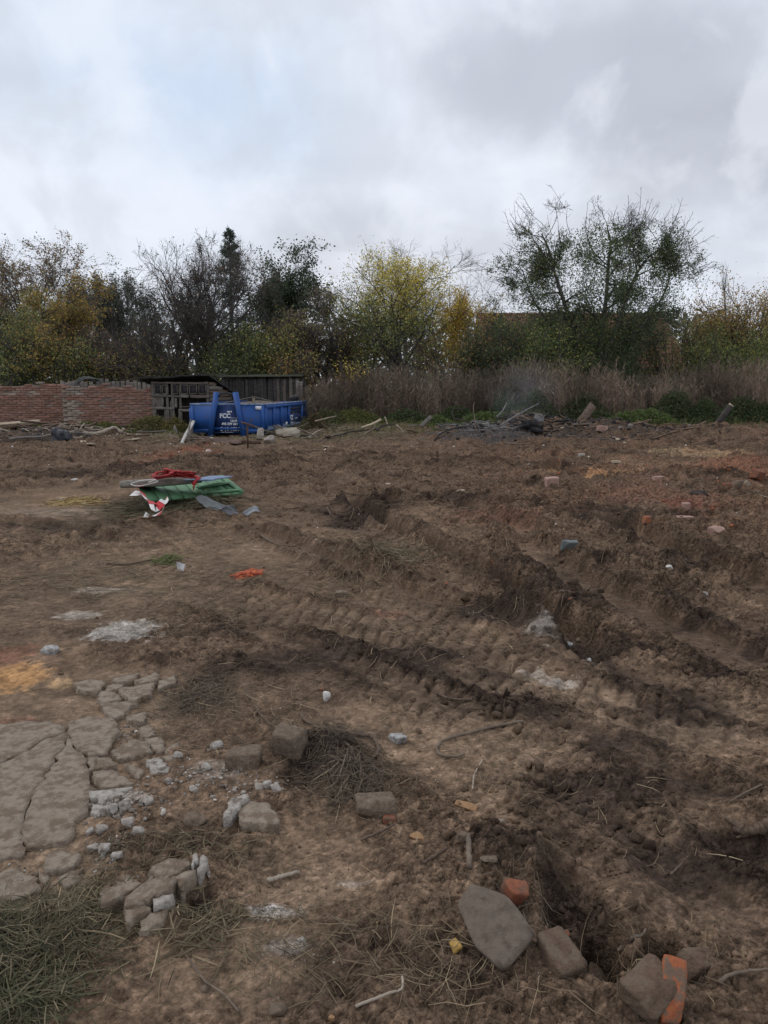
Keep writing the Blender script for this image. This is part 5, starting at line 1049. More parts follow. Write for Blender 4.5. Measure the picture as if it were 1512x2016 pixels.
S('stone_chip', 'pale brown chip below the orange tile shard', 988, 1617, 24, .8, .5, conc, 'stone')
S('stone', 'grey speckled granite lump right of the root clump', 783, 1458, 36, .9, .7, granite, 'stone', facets=7, rough=.06)
S('lime_lump', 'bright white lump alone in the middle of the mud', 643, 1379, 17, .8, 1.2, white_lump, 'stone', sink=.15)
S('brick_crumb', 'tiny red brick crumb above the bright white lump', 632, 1358, 13, .6, .4, red_brick, 'brick', box=True, cut=1)
S('stone', 'grey round stone at the left beside the sandy patch', 102, 1285, 40, .7, .6, granite, 'stone', facets=8)
S('stone', 'angular grey-brown stone in the soil right of the pavement rubble', 386, 1621, 42, .8, .55, stone_brown, 'stone', facets=5)
RL = ['lowest right pale rubble lump below the pavement edge', 'pale rubble lump in the lowest row, second from the left', 'white squarish rubble lump just above the lowest pair', 'pale lump right of the main rubble heap on dark soil', 'leftmost lump of the lowest rubble row touching the pavement', 'lone pale crumb between the rubble heap and the brown stone block', 'pale lump left of the squarish brown stone block', 'upright pale shard above the isolated rounded slab piece', 'tall pale lump beside the upright shard near the rounded slab piece', 'dark-sided lump left of the upright pale shards', 'brown-pale lump far up right of the pavement rubble', 'left lump of the pale row under the tall brown stone', 'right lump of the pale row next to the root clump', 'middle lump of the pale row under the tall brown stone', 'speckled white lump right of the long slab piece', 'smaller white lump touching the speckled one', 'small lump above the gravel right of the slab pieces', 'small lump on the gravel right of the rubble heap', 'largest pale lump on top of the rubble heap', 'wide pale lump on the left of the rubble heap at the crack end', 'topmost white lump where the crack meets the rubble heap']
for i, (u, v, w_) in enumerate([(274, 1641, 24), (199, 1637, 25), (252, 1622, 27), (291, 1581, 22), (178, 1640, 20), (382, 1557, 20), (407, 1515, 22), (230, 1688, 24), (205, 1675, 28), (187, 1673, 24), (425, 1470, 26), (512, 1552, 24), (545, 1556, 22), (525, 1548, 20), (300, 1509, 26), (318, 1515, 22), (350, 1490, 20), (330, 1540, 18), (245, 1590, 30), (215, 1600, 34), (205, 1580, 26)]):
    S('concrete_lump', RL[i], u, v, w_, .85, .7, conc_light, 'rubble', yaw=i, sink=.3, group='rubble lumps at the pavement edge', rough=.12, sub=3, seed=900 + i)
S('tile_shard', 'grey slate shard standing in the wheel track', 1120, 1083, 30, .25, .75, slate, 'slate', yaw=.2, box=True, cut=2, tilt=(.5, 0), sink=.15)
S('brick_fragment', 'orange-red brick piece beside the deep rut', 1134, 1163, 18, .8, .8, orange_tile, 'brick', box=True, cut=1)
S('brick_fragment', 'small red brick crumb just below the orange piece by the rut', 1126, 1181, 14, .8, .5, red_brick, 'brick')
S('stone', 'muddy stone beside the orange brick piece by the rut', 1112, 1170, 26, .8, .6, stone_brown, 'stone')
S('brick_fragment', 'single orange brick piece in the middle of the right mud field', 1272, 1045, 14, .8, 1.1, orange_tile, 'brick', box=True, cut=2)
S('brick', 'pinkish half brick at the right of the mud field', 1410, 1048, 25, .9, .7, pink_block, 'brick', yaw=.6, box=True, cut=1)
S('brick', 'orange-red brick tilted up at the far right', 1490, 948, 19, .9, 1.1, red_brick, 'brick', yaw=.5, box=True, cut=1, tilt=(.3, .2), sink=.1)
S('brick', 'red brick fragment left of the tilted brick at right', 1430, 966, 15, .9, 1.0, red_brick, 'brick', yaw=.3, box=True, cut=2, sink=.1)
S('stone', 'round brown stone between the two red bricks at right', 1449, 958, 20, .9, .9, stone_brown, 'stone')
S('stone', 'pale stone left of the tilted red brick', 1470, 957, 14, .9, .8, conc, 'stone')
S('clod', 'dark wet lump of earth among the right bricks', 1378, 977, 33, .8, .5, mat('wet_earth', (.045, .032, .026), (.03, .022, .018), scale=20, rough=.8, bump=.6), 'clod', rough=.1)
S('brick', 'pale pink flat brick in the right mud', 1345, 1021, 34, .6, .3, pink_block, 'brick', yaw=.1, box=True, cut=1)
S('brick_fragment', 'pinkish lumps of brick above the pale flat brick', 1350, 998, 16, .8, .8, pink_block, 'brick', box=True, cut=2)
S('brick', 'thin orange brick slab at the right near the sand', 1296, 940, 18, .7, .4, pink_block, 'brick', yaw=.2, box=True, cut=1)
S('stone', 'pale block standing at the end of the deep rut', 1086, 960, 24, .9, 1.1, pink_block, 'stone', box=True, cut=2, sink=.2)
S('block', 'small pale block in front of the wood pile', 1145, 900, 12, .8, .9, conc_light, 'block', box=True, cut=1)
S('brick', 'pale yellow board end lying before the wood pile', 1213, 912, 18, .5, .25, wood_pale, 'wood', yaw=-.4, box=True)
S('brick', 'red-brown brick lying on the reddish mound behind the junk pile', 342, 907, 26, .5, .4, red_brick, 'brick', yaw=.9, box=True, cut=1, sink=.1, tilt=(.1, .3))
S('plastic_scrap', 'white plastic scrap behind the junk pile', 410, 890, 11, .6, .6, white_lump, 'scrap', sink=.1)
S('stone', 'dark squarish stone half buried left of the deep rut', 672, 1176, 24, .7, .8, stone_brown, 'stone', box=True, cut=1)
S('lime_lump', 'white stone far right of the deep rut', 1318, 1118, 13, .8, .7, white_lump, 'stone')
S('lime_lump', 'pale pebble right of the wheel track near the right edge', 1388, 1168, 11, .8, .8, conc_light, 'stone')
S('wood_chip', 'white splinter on the left mud', 147, 945, 16, .4, .3, white_lump, 'scrap')
S('wood_chip', 'white chip on the yellow straw at left', 122, 984, 14, .4, .3, white_lump, 'scrap', seed=31)
S('wood_chip', 'second white chip on the yellow straw at left', 165, 992, 13, .4, .25, white_lump, 'scrap', seed=32)
S('wood_chip', 'white sliver near the left edge below the straw', 51, 1013, 10, .4, .3, white_lump, 'scrap', seed=33)
S('wood_chip', 'pale wood sliver in the mud right of the junk pile', 763, 955, 14, .4, .4, wood_pale, 'scrap', seed=34, yaw=.5)
S('wood_chip', 'pale wood chip on the mud near the centre', 908, 968, 18, .3, .3, wood_pale, 'scrap', seed=35, yaw=-.2)
for i, (u, v, w_) in enumerate([(1075, 1275, 16), (1120, 1270, 18), (1140, 1262, 14), (1160, 1300, 12)]):
    S('stone', ['grey stone at the lower end of the deep rut', 'larger grey lump at the lower end of the deep rut', 'brown lump right above the rut end', 'bluish pebble inside the rut end'][i], u, v, w_, .9, .8, [conc, granite, stone_brown, granite][i], 'stone', seed=1200 + i)
# ------------------------------------------------------------------ junk, boards, branches
def gp(u, v, dz=0.0): return G(u, v, dz)
def board(name, label, a, b, w_, t_, m, seed, roll=0.0, cat='board', group=None, warp_=.015): return plank(name, a, b, w_, t_, m, seed, roll, None, warp_, label, cat, group)
def stick(name, label, pts, r, m, cat='branch', group=None, n=24, taper=.5, k=6, seed=0):
    P = spline(pts, n); rg = np.random.default_rng(seed or int(abs(P.sum()) * 977) % 9999); P[1:-1] += rg.normal(size=(n - 2, 3)) * r * .12
    V, F = tube(P, r * np.linspace(1, taper, n) * (1 + .05 * rg.normal(size=n)), k); c = P[0].copy(); return tag(mk(name, V - c, F, m, smooth=True, loc=c), label, cat, group)
twig_m = mat('dry_twig', (.20, .155, .115), (.12, .09, .068), scale=20, rough=.9, bump=.4, bscale=50)
twig_pale = mat('pale_stick', (.40, .34, .27), (.27, .22, .17), scale=12, rough=.85, bump=.3)
twig_dark = mat('dark_branch', (.065, .055, .048), (.035, .03, .028), scale=12, rough=.95, bump=.5)
ash_m = mat('ashy_branch', (.23, .22, .215), (.12, .115, .11), scale=9, rough=.95, bump=.5)
root_m = mat('root_wood', (.15, .105, .074), (.075, .052, .038), scale=60, rough=.9, bump=.9, bscale=120, stretch=(1, 1, 1))
# --- left rubbish in front of the brick walls
board('board', 'long pale board leaning low at the left edge', AT(-60, 839, 25.0), AT(78, 828, 26.0), .13, .05, wood_pale, 1, .5)
board('board', 'grey plank sloping down into the mud at the left edge', AT(-40, 838, 24.6), AT(48, 862, 23.6) , .20, .04, wood_grey, 2, .6)
board('board', 'brown beam under the pale board at left', AT(5, 843, 25.2), AT(62, 836, 25.6), .12, .09, wood_brown, 3)
for lb, a, b, w_, m_ in [('brown plank on top of the scrap by the left wall', (10, 852), (70, 846), .14, wood_brown), ('dark plank sloping down left of the grey sack', (60, 842), (110, 862), .12, wood_dark), ('grey lath lying before the scrap at left', (20, 872), (85, 868), .08, wood_grey), ('short dark board end right of the grey sack', (150, 860), (178, 864), .15, wood_dark), ('thin grey lath in front of the hutch', (270, 858), (330, 854), .07, wood_grey)]:
    board('board', lb, gp(*a, .14), gp(*b, .10), w_, .045, m_, len(lb) * 3, .3)
stick('pole', 'thin pale bent stick standing up left of the limewashed wall foot', [gp(146, 872), AT(152, 858, 23.8), AT(158, 845, 24.0), AT(166, 833, 24.2)], .035, twig_pale, 'stick')
stick('log', 'pale peeled log with a bent end before the brick wall', [gp(166, 862, .05), gp(195, 858, .10), gp(225, 852, .15), AT(238, 851, 25), AT(244, 844, 25)], .06, twig_pale, 'log', taper=.9)
board('board', 'short pale plank lying flat near the bent stick', gp(160, 873, .05), gp(182, 876, .05), .16, .04, wood_pale, 5)
board('board', 'dark plank lying along the foot of the brick wall', AT(158, 843, 26.4), AT(262, 838, 26.6), .10, .05, wood_dark, 6)
board('board', 'brown plank lying left of the leaning white profile', gp(243, 863, .10), gp(295, 862, .08), .14, .05, wood_brown, 7)
board('board', 'pale flat board in the mud left of the container', gp(243, 868, .03), gp(272, 868, .03), .18, .03, wood_pale, 8)
board('board', 'dark plank sloping towards the container corner', AT(330, 857, 25.2), gp(358, 872, .08), .14, .06, wood_brown, 9, .4)
board('board', 'grey short board tilted against the debris beside the hutch', AT(343, 841, 25.6), AT(353, 866, 25.0), .15, .04, wood_grey, 10, 1.2)
board('metal_profile', 'white ribbed metal profile leaning on the container left corner', gp(358, 876, .02), AT(381, 829, 24.4), .10, .07, mat('white_profile', (.60, .58, .54), (.42, .40, .37), scale=6, rough=.5, stretch=(.4, 8, 8)), 11, .3, 'profile')
board('sheet', 'grey flat sheet leaning behind the white profile', gp(372, 872, .05), AT(379, 835, 24.9), .36, .03, wood_grey, 12, 1.4, 'sheet')
S('concrete_lump', 'white lump under the left side of the container front', 414, 868, 10, .8, .8, white_lump, 'rubble', sink=.1)
S('rubble_sack', 'tall crumbled white lump at the container corner', 513, 866, 14, .9, 1.7, conc_light, 'rubble', sink=.1, rough=.18, seed=41)
S('rubble_sack', 'low crumbled white lump right of the container corner', 531, 873, 22, .8, .8, conc_light, 'rubble', sink=.1, rough=.18, seed=42)
S('canvas_heap', 'beige canvas heap beside the container side', 567, 862, 48, .7, .46, mat('beige_canvas', (.34, .30, .235), (.24, .21, .165), scale=5, rough=.9, bump=.4, bscale=10, dist=.02), 'canvas', sink=.1, rough=.12, facets=4, soft=10, seed=43)
def sheet_surface(name, label, corners, nx, ny, m, cat, amp=.05, seed=0, thick=.004, hfun=None):
    """a bent sheet or cloth spanned by four world corners"""
    a, b, c, d = [np.asarray(p, float) for p in corners]; s, t = np.meshgrid(np.linspace(0, 1, nx), np.linspace(0, 1, ny)); s = s[..., None]; t = t[..., None]
    P = (a * (1 - s) + b * s) * (1 - t) + (d * (1 - s) + c * s) * t
    f = fbm(s[..., 0] * 3 + seed, t[..., 0] * 3, seed, 3) * amp; P[..., 2] += f
    if hfun is not None: P[..., 2] += hfun(s[..., 0], t[..., 0])
    V = P.reshape(-1, 3); n = nx * ny; o = V.mean(0); V = V - o
    F = np.array([[j * nx + i, j * nx + i + 1, (j + 1) * nx + i + 1, (j + 1) * nx + i] for j in range(ny - 1) for i in range(nx - 1)])
    ring = list(range(nx)) + [j * nx + nx - 1 for j in range(1, ny)] + [(ny - 1) * nx + i for i in range(nx - 2, -1, -1)] + [j * nx for j in range(ny - 2, 0, -1)]
    Fs = np.array([[ring[k], n + ring[k], n + ring[(k + 1) % len(ring)], ring[(k + 1) % len(ring)]] for k in range(len(ring))])
    return tag(mk(name, np.vstack([V, V - [0, 0, thick]]), np.vstack([F, F[:, ::-1] + n, Fs]), m, smooth=True, loc=o), label, cat)
rust = mat('rusty_sheet', (.13, .075, .055), (.075, .046, .036), scale=4, rough=.85, bump=.3)
sheet_surface('rusty_sheet', 'long rusty bent sheet lying before the container', [gp(375, 872, .03), gp(470, 878, .04), gp(478, 874, .10), gp(380, 868, .12)], 24, 5, rust, 'sheet', .06, 3, .01)
board('beam', 'rusty beam end lying under the container corner', gp(478, 875, .06), gp(512, 875, .06), .14, .10, rust, 14, cat='beam')
t = thing('rusty_stake', 'rusty stake with a cross piece standing before the container', 'stake', tuple(gp(488, 882)))
mk_tube('post', [[0, 0, -.05], [.0, 0, .35], [.01, 0, .62]], .028, rust, t); mk_tube('cross_piece', [[-.16, 0, .68], [.02, 0, .63], [.20, .02, .56]], .03, rust, t)
# load in the container
r = np.random.default_rng(12); n = 34; V = []
lx, ly = np.meshgrid(np.linspace(-1.12, 1.12, 30), np.linspace(.06, 5.66, 50)); hz = .78 + .22 * np.exp(-((ly - 3.6) / 1.4) ** 2) * np.cos(lx * .9) + .06 * fbm(lx * 2.5, ly * 2.5, 3, 4) + .10 * sstep(2, 4, ly)
F = np.array([[j * 30 + i, j * 30 + i + 1, (j + 1) * 30 + i + 1, (j + 1) * 30 + i] for j in range(49) for i in range(29)])
ld = mk('rubble_load', np.stack([lx.ravel(), ly.ravel(), hz.ravel()], 1), F, mat('rubble_load', (.17, .14, .115), (.09, .075, .062), scale=9, rough=.95, bump=.8, bscale=25, dist=.03, c3=(.20, .10, .07), c3scale=5), CT, smooth=False)
for nm, lb, a, b, w_, m_ in [('board', 'grey board forming the left slope of a gable frame in the container', (-.65, 1.0, 1.02), (.38, 1.5, 1.28), .10, wood_grey), ('board', 'grey board forming the right slope of a gable frame in the container', (.38, 1.5, 1.28), (1.0, 1.9, 1.10), .10, wood_grey), ('board', 'pale board lying across the container load', (-1.0, .5, 1.05), (.9, .8, 1.04), .12, wood_grey), ('board', 'short upright board under the gable frame', (.4, 1.55, .95), (.4, 1.5, 1.26), .09, wood_pale)]:
    plank(nm, cpt(*a), cpt(*b), w_, .03, m_, int(w_ * 1000) + len(lb), 0, None, .006, lb, 'board')
for i, (x, y, s_) in enumerate([(.75, 3.0, .22), (.6, 3.5, .18)]):
    V, F = rock_mesh((s_, s_ * .7, s_ * .7), 70 + i, box=True, cut=2, sub=3); tag(mk('brick', V, F, red_brick, smooth=True, loc=cpt(x, y, 1.02)), ['orange brick on top of the container load', 'second smaller orange brick on the container load, farther back'][i], 'brick')
V, F = rock_mesh((.35, .3, .35), 77, rough=.3, sub=3); tag(mk('black_bag', V, F, mat('black_plastic', (.02, .02, .022), (.035, .035, .038), rough=.4, bump=.6, bscale=12, dist=.02), smooth=True, loc=cpt(.95, 4.9, 1.16)), 'black plastic bag on the far end of the container load', 'bag')
V, F = rock_mesh((.46, .42, .50), 78, rough=.4, sub=4, facets=5, soft=8); p = gp(124, 876); tag(mk('plastic_sack', V, F, mat('grey_plastic', (.075, .078, .088), (.035, .036, .042), scale=7, rough=.45, bump=.7, bscale=9, dist=.03), smooth=True, loc=p + [0, 0, .2]), 'dark grey crumpled plastic sack at the corner of the brick wall', 'sack')
# --- junk pile with the green door
def junk():
    grn = mat('green_paint', (.120, .250, .125), (.09, .195, .10), scale=6, rough=.6, spec=.35, bump=.15, bscale=20, c3=(.12, .135, .085), c3scale=5, c3lo=.58, c3hi=.75)
    z = .32; A, B, C, D = W(288, 984, .20), W(480, 970, .18), W(437, 938, .30), W(272, 955, .34)
    t = thing('green_door', 'green painted board door lying on the junk pile', 'door', tuple((A + B + C + D) / 4)); o = np.array(t.location); n = 8
    for i in range(n):
        f0, f1 = i / n, (i + 1) / n - .012; q = [A + (B - A) * f0, A + (B - A) * f1, D + (C - D) * f1, D + (C - D) * f0]; V = np.array([p - o for p in q] + [p - o - [0, 0, .03] for p in q])
        mk('board', V, np.array([[0, 1, 2, 3], [7, 6, 5, 4], [0, 4, 5, 1], [1, 5, 6, 2], [2, 6, 7, 3], [3, 7, 4, 0]]), grn, t)
    def strip(p, q, w_=.10): plank('batten', p - o, q - o, w_, .025, grn, 3, 0, t, 0)
    L = lambda s, q: A + (B - A) * s + ((D + (C - D) * s) - (A + (B - A) * s)) * q + [0, 0, .018]
    strip(L(.56, .10), L(.98, .10)); strip(L(.60, .45), L(.97, .55)); strip(L(.975, .02), L(.975, .98), .08)
    slabm = mat('grey_board', (.30, .27, .235), (.20, .18, .155), scale=7, rough=.92, bump=.6, bscale=30, c3=(.13, .12, .085), c3scale=8, c3lo=.55, c3hi=.7)
    plank('plank', W(240, 955, .36), W(394, 943, .40), .30, .09, slabm, 21, -.15, None, .01, 'thick grey mossy plank lying on the green door', 'plank')
    plank('sheet', W(386, 946, .42), W(438, 938, .36), .30, .02, mat('blue_sheet', (.20, .27, .40), (.15, .20, .31), scale=5, rough=.5), 22, 0, None, .0, 'pale blue metal sheet between plank and green door', 'sheet')
    red = mat('red_hose', (.36, .022, .022), (.22, .014, .014), scale=8, rough=.6, bump=.2); r = np.random.default_rng(6)
    h = thing('red_hose', 'tangled flat red hose heaped on the grey plank', 'hose', tuple(W(350, 946, .43))); oo = np.array(h.location); ctr = []
    for k in range(64):
        a = k * .62 + .3 * r.normal(); s = math.sin(k * .23); ctr.append([(-.15 if k % 30 < 15 else .13) + .15 * math.cos(a) * (.7 + .3 * s), .11 * math.sin(a), .02 + .0010 * k + .028 * (1 + math.sin(a * 1.3))])
    ctr += [[.26, -.08, .06], [.25, -.17, .0], [.24, -.18, -.10]]
    P = spline(ctr, 360); V, F = tube(P, .022, 6); V = V * [1, 1.0, 1]; 
    T = norm(np.gradient(P, axis=0)); sd = norm(np.cross(T, [0, 0, 1.])); w2 = .040 * (1 + .2 * r.normal(size=(360, 1)) * .3)
    V = np.concatenate([P - sd * w2, P + [0, 0, .012], P + sd * w2, P - [0, 0, .012]]); n = 360; i = np.arange(n - 1); F = np.concatenate([np.stack([a * n + i, b * n + i, b * n + i + 1, a * n + i + 1], 1) for a, b in ((0, 1), (1, 2), (2, 3), (3, 0))])
    mk('hose', V, F, red, h, smooth=True)
    wc = [W(262, 951, .52), W(282, 947, .55), W(300, 945, .56), W(311, 947, .53), W(298, 952, .52), W(272, 957, .50), W(258, 953, .51), W(275, 947, .55), W(305, 944, .57), W(292, 950, .55)]
    stick('cable', 'white cable loops on the left end of the grey plank', wc, .007, mat('white_cable', (.6, .58, .54), (.5, .48, .44), rough=.6), 'cable', taper=1, n=60)
    tarp = mat('grey_tarp', (.16, .175, .172), (.115, .125, .125), scale=6, rough=.5, spec=.4, bump=.3, bscale=12, dist=.01); 
    sheet_surface('tarp', 'crumpled grey rubber tarp in front of the green door', [W(384, 981, .22), W(455, 988, .20), W(470, 1004, .10), W(410, 1002, .12)], 30, 18, tarp, 'tarp', .05, 5, .006, lambda s, t: .06 * np.sin(s * 6) * (1 - t))
    sheet_surface('tarp', 'pale grey flap of tarp lying at the right end of the junk pile', [W(440, 1003, .13), W(506, 1003, .11), W(513, 1015, .05), W(422, 1012, .07)], 26, 14, mat('grey_tarp_pale', (.23, .24, .255), (.17, .18, .195), scale=6, rough=.5, spec=.4, bump=.3, bscale=12, dist=.01), 'tarp', .04, 9, .006, lambda s, t: .05 * np.sin(s * 7 + 1))
    # barrier tape, red and white pieces
    tr = mat('tape_red', (.50, .03, .035), (.40, .025, .03), rough=.5, bump=0); tw = mat('tape_white', (.75, .73, .70), (.6, .58, .55), rough=.5, bump=0)
    bt = thing('barrier_tape', 'crumpled red and white barrier tape hanging over the grass heap', 'tape', tuple(W(300, 990, .25))); o = np.array(bt.location)
    P = spline([W(262, 976, .34), W(278, 968, .36), W(286, 980, .36), W(298, 988, .34), W(306, 1000, .30), W(318, 990, .34), W(326, 985, .36), W(322, 998, .26), W(318, 1008, .18), W(304, 1014, .10), W(290, 1022, .06), W(293, 1012, .10)], 66) - o
    T = norm(np.gradient(P, axis=0)); a = np.linspace(0, 7, 66); sd = norm(np.cross(T, np.stack([np.sin(a), np.cos(a) - .6, np.ones(66) * .8], 1))) * .045
    for q in range(0, 65, 5):
        m_ = min(6, 66 - q); V = np.concatenate([(P - sd)[q:q + m_], (P + sd)[q:q + m_]]); F = np.array([[i, i + 1, m_ + i + 1, m_ + i] for i in range(m_ - 1)]); mk('stripe', V, F, tr if (q // 5) % 2 else tw, bt, smooth=True)
    plank('board', gp(255, 968, .10), W(275, 957, .36), .10, .03, red, 31, 0, None, 0, 'small red plastic strip under the left end of the junk pile', 'strip')
junk()
sheet_surface('plastic_shard', 'torn grey-white plastic shard standing in the grass', [gp(349, 1122, .005), gp(362, 1126, .005), AT(365, 1110, G(357, 1124)[1]), AT(347, 1106, G(357, 1124)[1])], 6, 6, mat('grey_white_plastic', (.42, .41, .40), (.32, .31, .31), rough=.5), 'scrap', .012, 4, .003)
t = thing('crushed_brick', 'heap of crushed orange-red brick on the mud', 'brick', tuple(G(490, 1135)))
for i in range(14):
    a = RNG.normal(size=2) * [.07, .05]; s_ = RNG.uniform(.025, .06); V, F = rock_mesh((s_, s_ * .8, s_ * .6), 1300 + i, sub=2, box=True, cut=2); mk('crumb', V, F, mat('crushed_red', (.46, .11, .05), (.36, .085, .04), scale=20, bump=.4), t, smooth=False, loc=(a[0], a[1], .012 + .02 * np.exp(-(a @ a) * 150)))
# --- fire heap with branches, and the wood pile right of it
FH = [('arched dark branch over the ash heap', [(855, 868, 0), (870, 852, .1), (905, 841, .2), (940, 842, .2), (975, 848, .1)], .03, twig_dark), ('dark forked branch rising left of the burnt heap', [(925, 832, .2), (905, 826, .3), (893, 822, .4), (892, 806, .6), (915, 805, .6)], .022, twig_dark), ('pale crooked stick crossing the ash heap', [(938, 831, .3), (943, 848, .15), (948, 862, .05)], .03, ash_m),
      ('grey stick lying across the ash heap', [(905, 863, .05), (930, 858, .12), (957, 852, .15)], .03, ash_m), ('second grey stick lying at the back of the ash heap', [(915, 848, .2), (940, 847, .22), (965, 846, .2)], .025, ash_m), ('pale straight pole leaning up from the burnt heap', [(985, 838, .25), (1010, 822, .5), (1035, 808, .75), (1060, 795, 1.0)], .035, ash_m),
      ('thin grey pole behind the straight pole', [(978, 822, .5), (990, 808, .7), (998, 793, .9)], .03, ash_m), ('bare twig with small leaves standing over the ash heap', [(937, 848, .1), (934, 820, .5), (932, 800, .8), (935, 792, .9)], .015, twig_m), ('bent dark branch before the light planks', [(640, 860, .03), (665, 857, .06), (690, 850, .15), (715, 847, .18), (750, 842, .25), (762, 836, .3)], .03, twig_dark),
      ('dark arched root right of the light plank', [(742, 848, .1), (752, 838, .25), (770, 836, .3), (778, 834, .3)], .035, twig_dark), ('small forked dark root on the grass', [(650, 875, .02), (666, 868, .12), (672, 858, .15), (678, 852, .2)], .02, twig_dark), ('pale stick leaning in the grass behind the planks', [(620, 829, .5), (645, 823, .55), (662, 819, .6)], .025, twig_pale), ('pale branch sticking out right of the container', [(608, 862, .05), (620, 852, .15), (632, 846, .25)], .03, twig_pale)]
for lb, pts, rr, m_ in FH:
    y0 = G(pts[0][0], 866)[1] if pts[0][1] < 868 else G(*pts[0][:2])[1]; P = [AT(u, v, y0 + .15 * i) for i, (u, v, _) in enumerate(pts)]; stick('branch', lb, P, rr, m_)
r = np.random.default_rng(14)
def litter(name, label, u, v, ru, rv, n, m, seed, L=(.2, .7), rad=(.008, .02)):
    rg = np.random.default_rng(seed); cx, cy, rx, ry = ell(u, v, ru, rv); parts = []
    a = rg.normal(size=(n, 2)) * .45; x = cx + a[:, 0] * rx; y = cy + a[:, 1] * ry; th = rg.uniform(0, 6.28, n); z = HZ(x, y) + rg.uniform(.0, .14, n) * np.exp(-(a ** 2).sum(1))
    P = walk(np.stack([x, y, z], 1), norm(np.stack([np.cos(th), np.sin(th) * .8, .15 * rg.normal(size=n)], 1)), rg.uniform(*L, n), 4, .12, -.02, rg)
    V, F = tubes(P, np.broadcast_to(rg.uniform(*rad, (n, 1)), (n, 4)), 4); o = np.array([cx, cy, 0]); return tag(mk(name, V - o, F, m, loc=o), label, 'litter', kind='stuff')
litter('burnt_twigs', 'grey burnt twigs strewn over the ash heap', 950, 858, 110, 14, 240, ash_m, 1)
litter('burnt_twigs', 'dark charred twigs on the black heap', 1055, 846, 70, 12, 200, char_wood, 2)
litter('splinters', 'brown wood splinters around the wood pile', 1170, 856, 110, 10, 170, wood_brown, 3, (.15, .5), (.01, .03))
litter('brushwood', 'grey-brown brushwood right of the container', 640, 848, 50, 14, 170, twig_m, 4, (.3, .9), (.006, .014))
litter('splinters', 'pale splinters along the foot of the left walls', 190, 862, 170, 12, 110, twig_pale, 5, (.1, .4), (.008, .02))
litter('splinters', 'mixed splinters and sticks before the container', 400, 878, 90, 6, 60, twig_m, 6, (.1, .4), (.008, .02))
V, F = rock_mesh((.62, .45, .30), 81, rough=.9, sub=4, facets=4, soft=8); tag(mk('charred_heap', V, F, char_wood, smooth=False, loc=G(1042, 852) + [0, 0, .12]), 'black charred heap smoking in the background', 'heap')
V, F = rock_mesh((.34, .28, .28), 82, rough=.6, sub=4, facets=5); tag(mk('ash_block', V, F, ash_m, smooth=True, loc=G(1062, 848) + [0, .2, .38]), 'grey ash-covered lump on top of the charred heap', 'lump')
sheet_surface('grey_board', 'grey flat board on the ash heap', [AT(943, 842, 25.2), AT(968, 843, 25.2), AT(962, 831, 25.6), AT(950, 832, 25.6)], 5, 5, mat('ash_board', (.15, .145, .125), (.11, .105, .09), rough=.9), 'board', .02, 3, .03)
# planks in the middle distance
for lb, a, b, w_, m_, ro in [('light flat plank lying in front of the weeds', (708, 860, .06), (784, 861, .06), .20, wood_pale, 0), ('light plank end rising to the right behind the bent branch', (712, 843, .3), (750, 826, .7), .10, wood_pale, .3), ('short pale post leaning left among the planks', (757, 822, .6), (768, 845, .2), .08, wood_pale, .3), ('short pale plank leaning right among the planks', (781, 837, .45), (795, 853, .1), .08, wood_pale, .2), ('mossy pale board end leaning in the grass', (829, 840, .35), (850, 820, .7), .16, wood_grey, .8),
                            ('wide weathered board leaning up out of the wood pile', (1137, 842, .2), (1167, 797, 1.1), .26, wood_brown, .9), ('pale narrow board beside the wide leaning board', (1140, 843, .25), (1156, 815, .8), .10, wood_pale, .7), ('reddish plank at the left of the wood pile', (1082, 844, .2), (1116, 837, .35), .16, wood_brown, 0), ('pale plank below the reddish plank', (1090, 847, .2), (1118, 840, .3), .10, wood_pale, 0), ('small grey board tilted on the wood pile', (1113, 838, .4), (1128, 849, .15), .22, wood_grey, .6), ('grey plank crossing behind the wide board', (1128, 836, .4), (1172, 832, .45), .14, wood_grey, 0), ('long pale lath lying right of the wide board', (1162, 829, .5), (1205, 838, .35), .08, wood_pale, 0),
                            ('brown plank under the lath', (1155, 847, .2), (1182, 838, .3), .10, wood_brown, 0), ('long dark beam in front of the wood pile', (1115, 868, .08), (1200, 863, .10), .18, wood_brown, 0), ('charred black beam right of the wood pile', (1205, 860, .12), (1252, 858, .14), .22, char_wood, 0), ('dark long plank lying at the right end of the rubble', (1240, 862, .06), (1358, 858, .06), .12, wood_dark, 0), ('thin pale lath on the dark plank at right', (1250, 855, .12), (1300, 853, .12), .06, wood_brown, 0), ('pale splintered plank left of the charred beam', (1208, 862, .12), (1232, 873, .03), .10, wood_pale, 0),
                            ('long thin brown plank on the soil before the burnt heap', (985, 872, .05), (1048, 874, .05), .10, wood_brown, 0), ('dark beam lying in the grass right of the canvas heap', (608, 872, .08), (660, 866, .08), .16, wood_dark, 0), ('thin dark rail right of the container foot', (590, 858, .12), (655, 860, .12), .08, wood_dark, 0), ('pale board lying on the soil right of the grass', (640, 880, .03), (655, 879, .03), .10, wood_pale, 0)]:
    yb_ = G(a[0], max(a[1], 850))[1] if a[1] < 850 else G(*a[:2])[1]; y2 = yb_ if b[1] < 850 else G(*b[:2])[1]
    if a[1] < 850: yb_ = y2 = min(yb_, y2)
    board('board', lb, AT(a[0], a[1], yb_), AT(b[0], b[1], y2 + .05), w_, .05, m_, len(lb) + int(a[0]), ro)
S('block', 'pinkish block standing in the wood pile', 1186, 850, 17, .6, .5, pink_block, 'block', box=True, cut=1, sink=.1)
y_ = G(1405, 848)[1]; t = thing('leaning_post', 'dark round post leaning right at the edge of the rubble', 'post', tuple(G(1400, 852))); o = np.array(t.location)
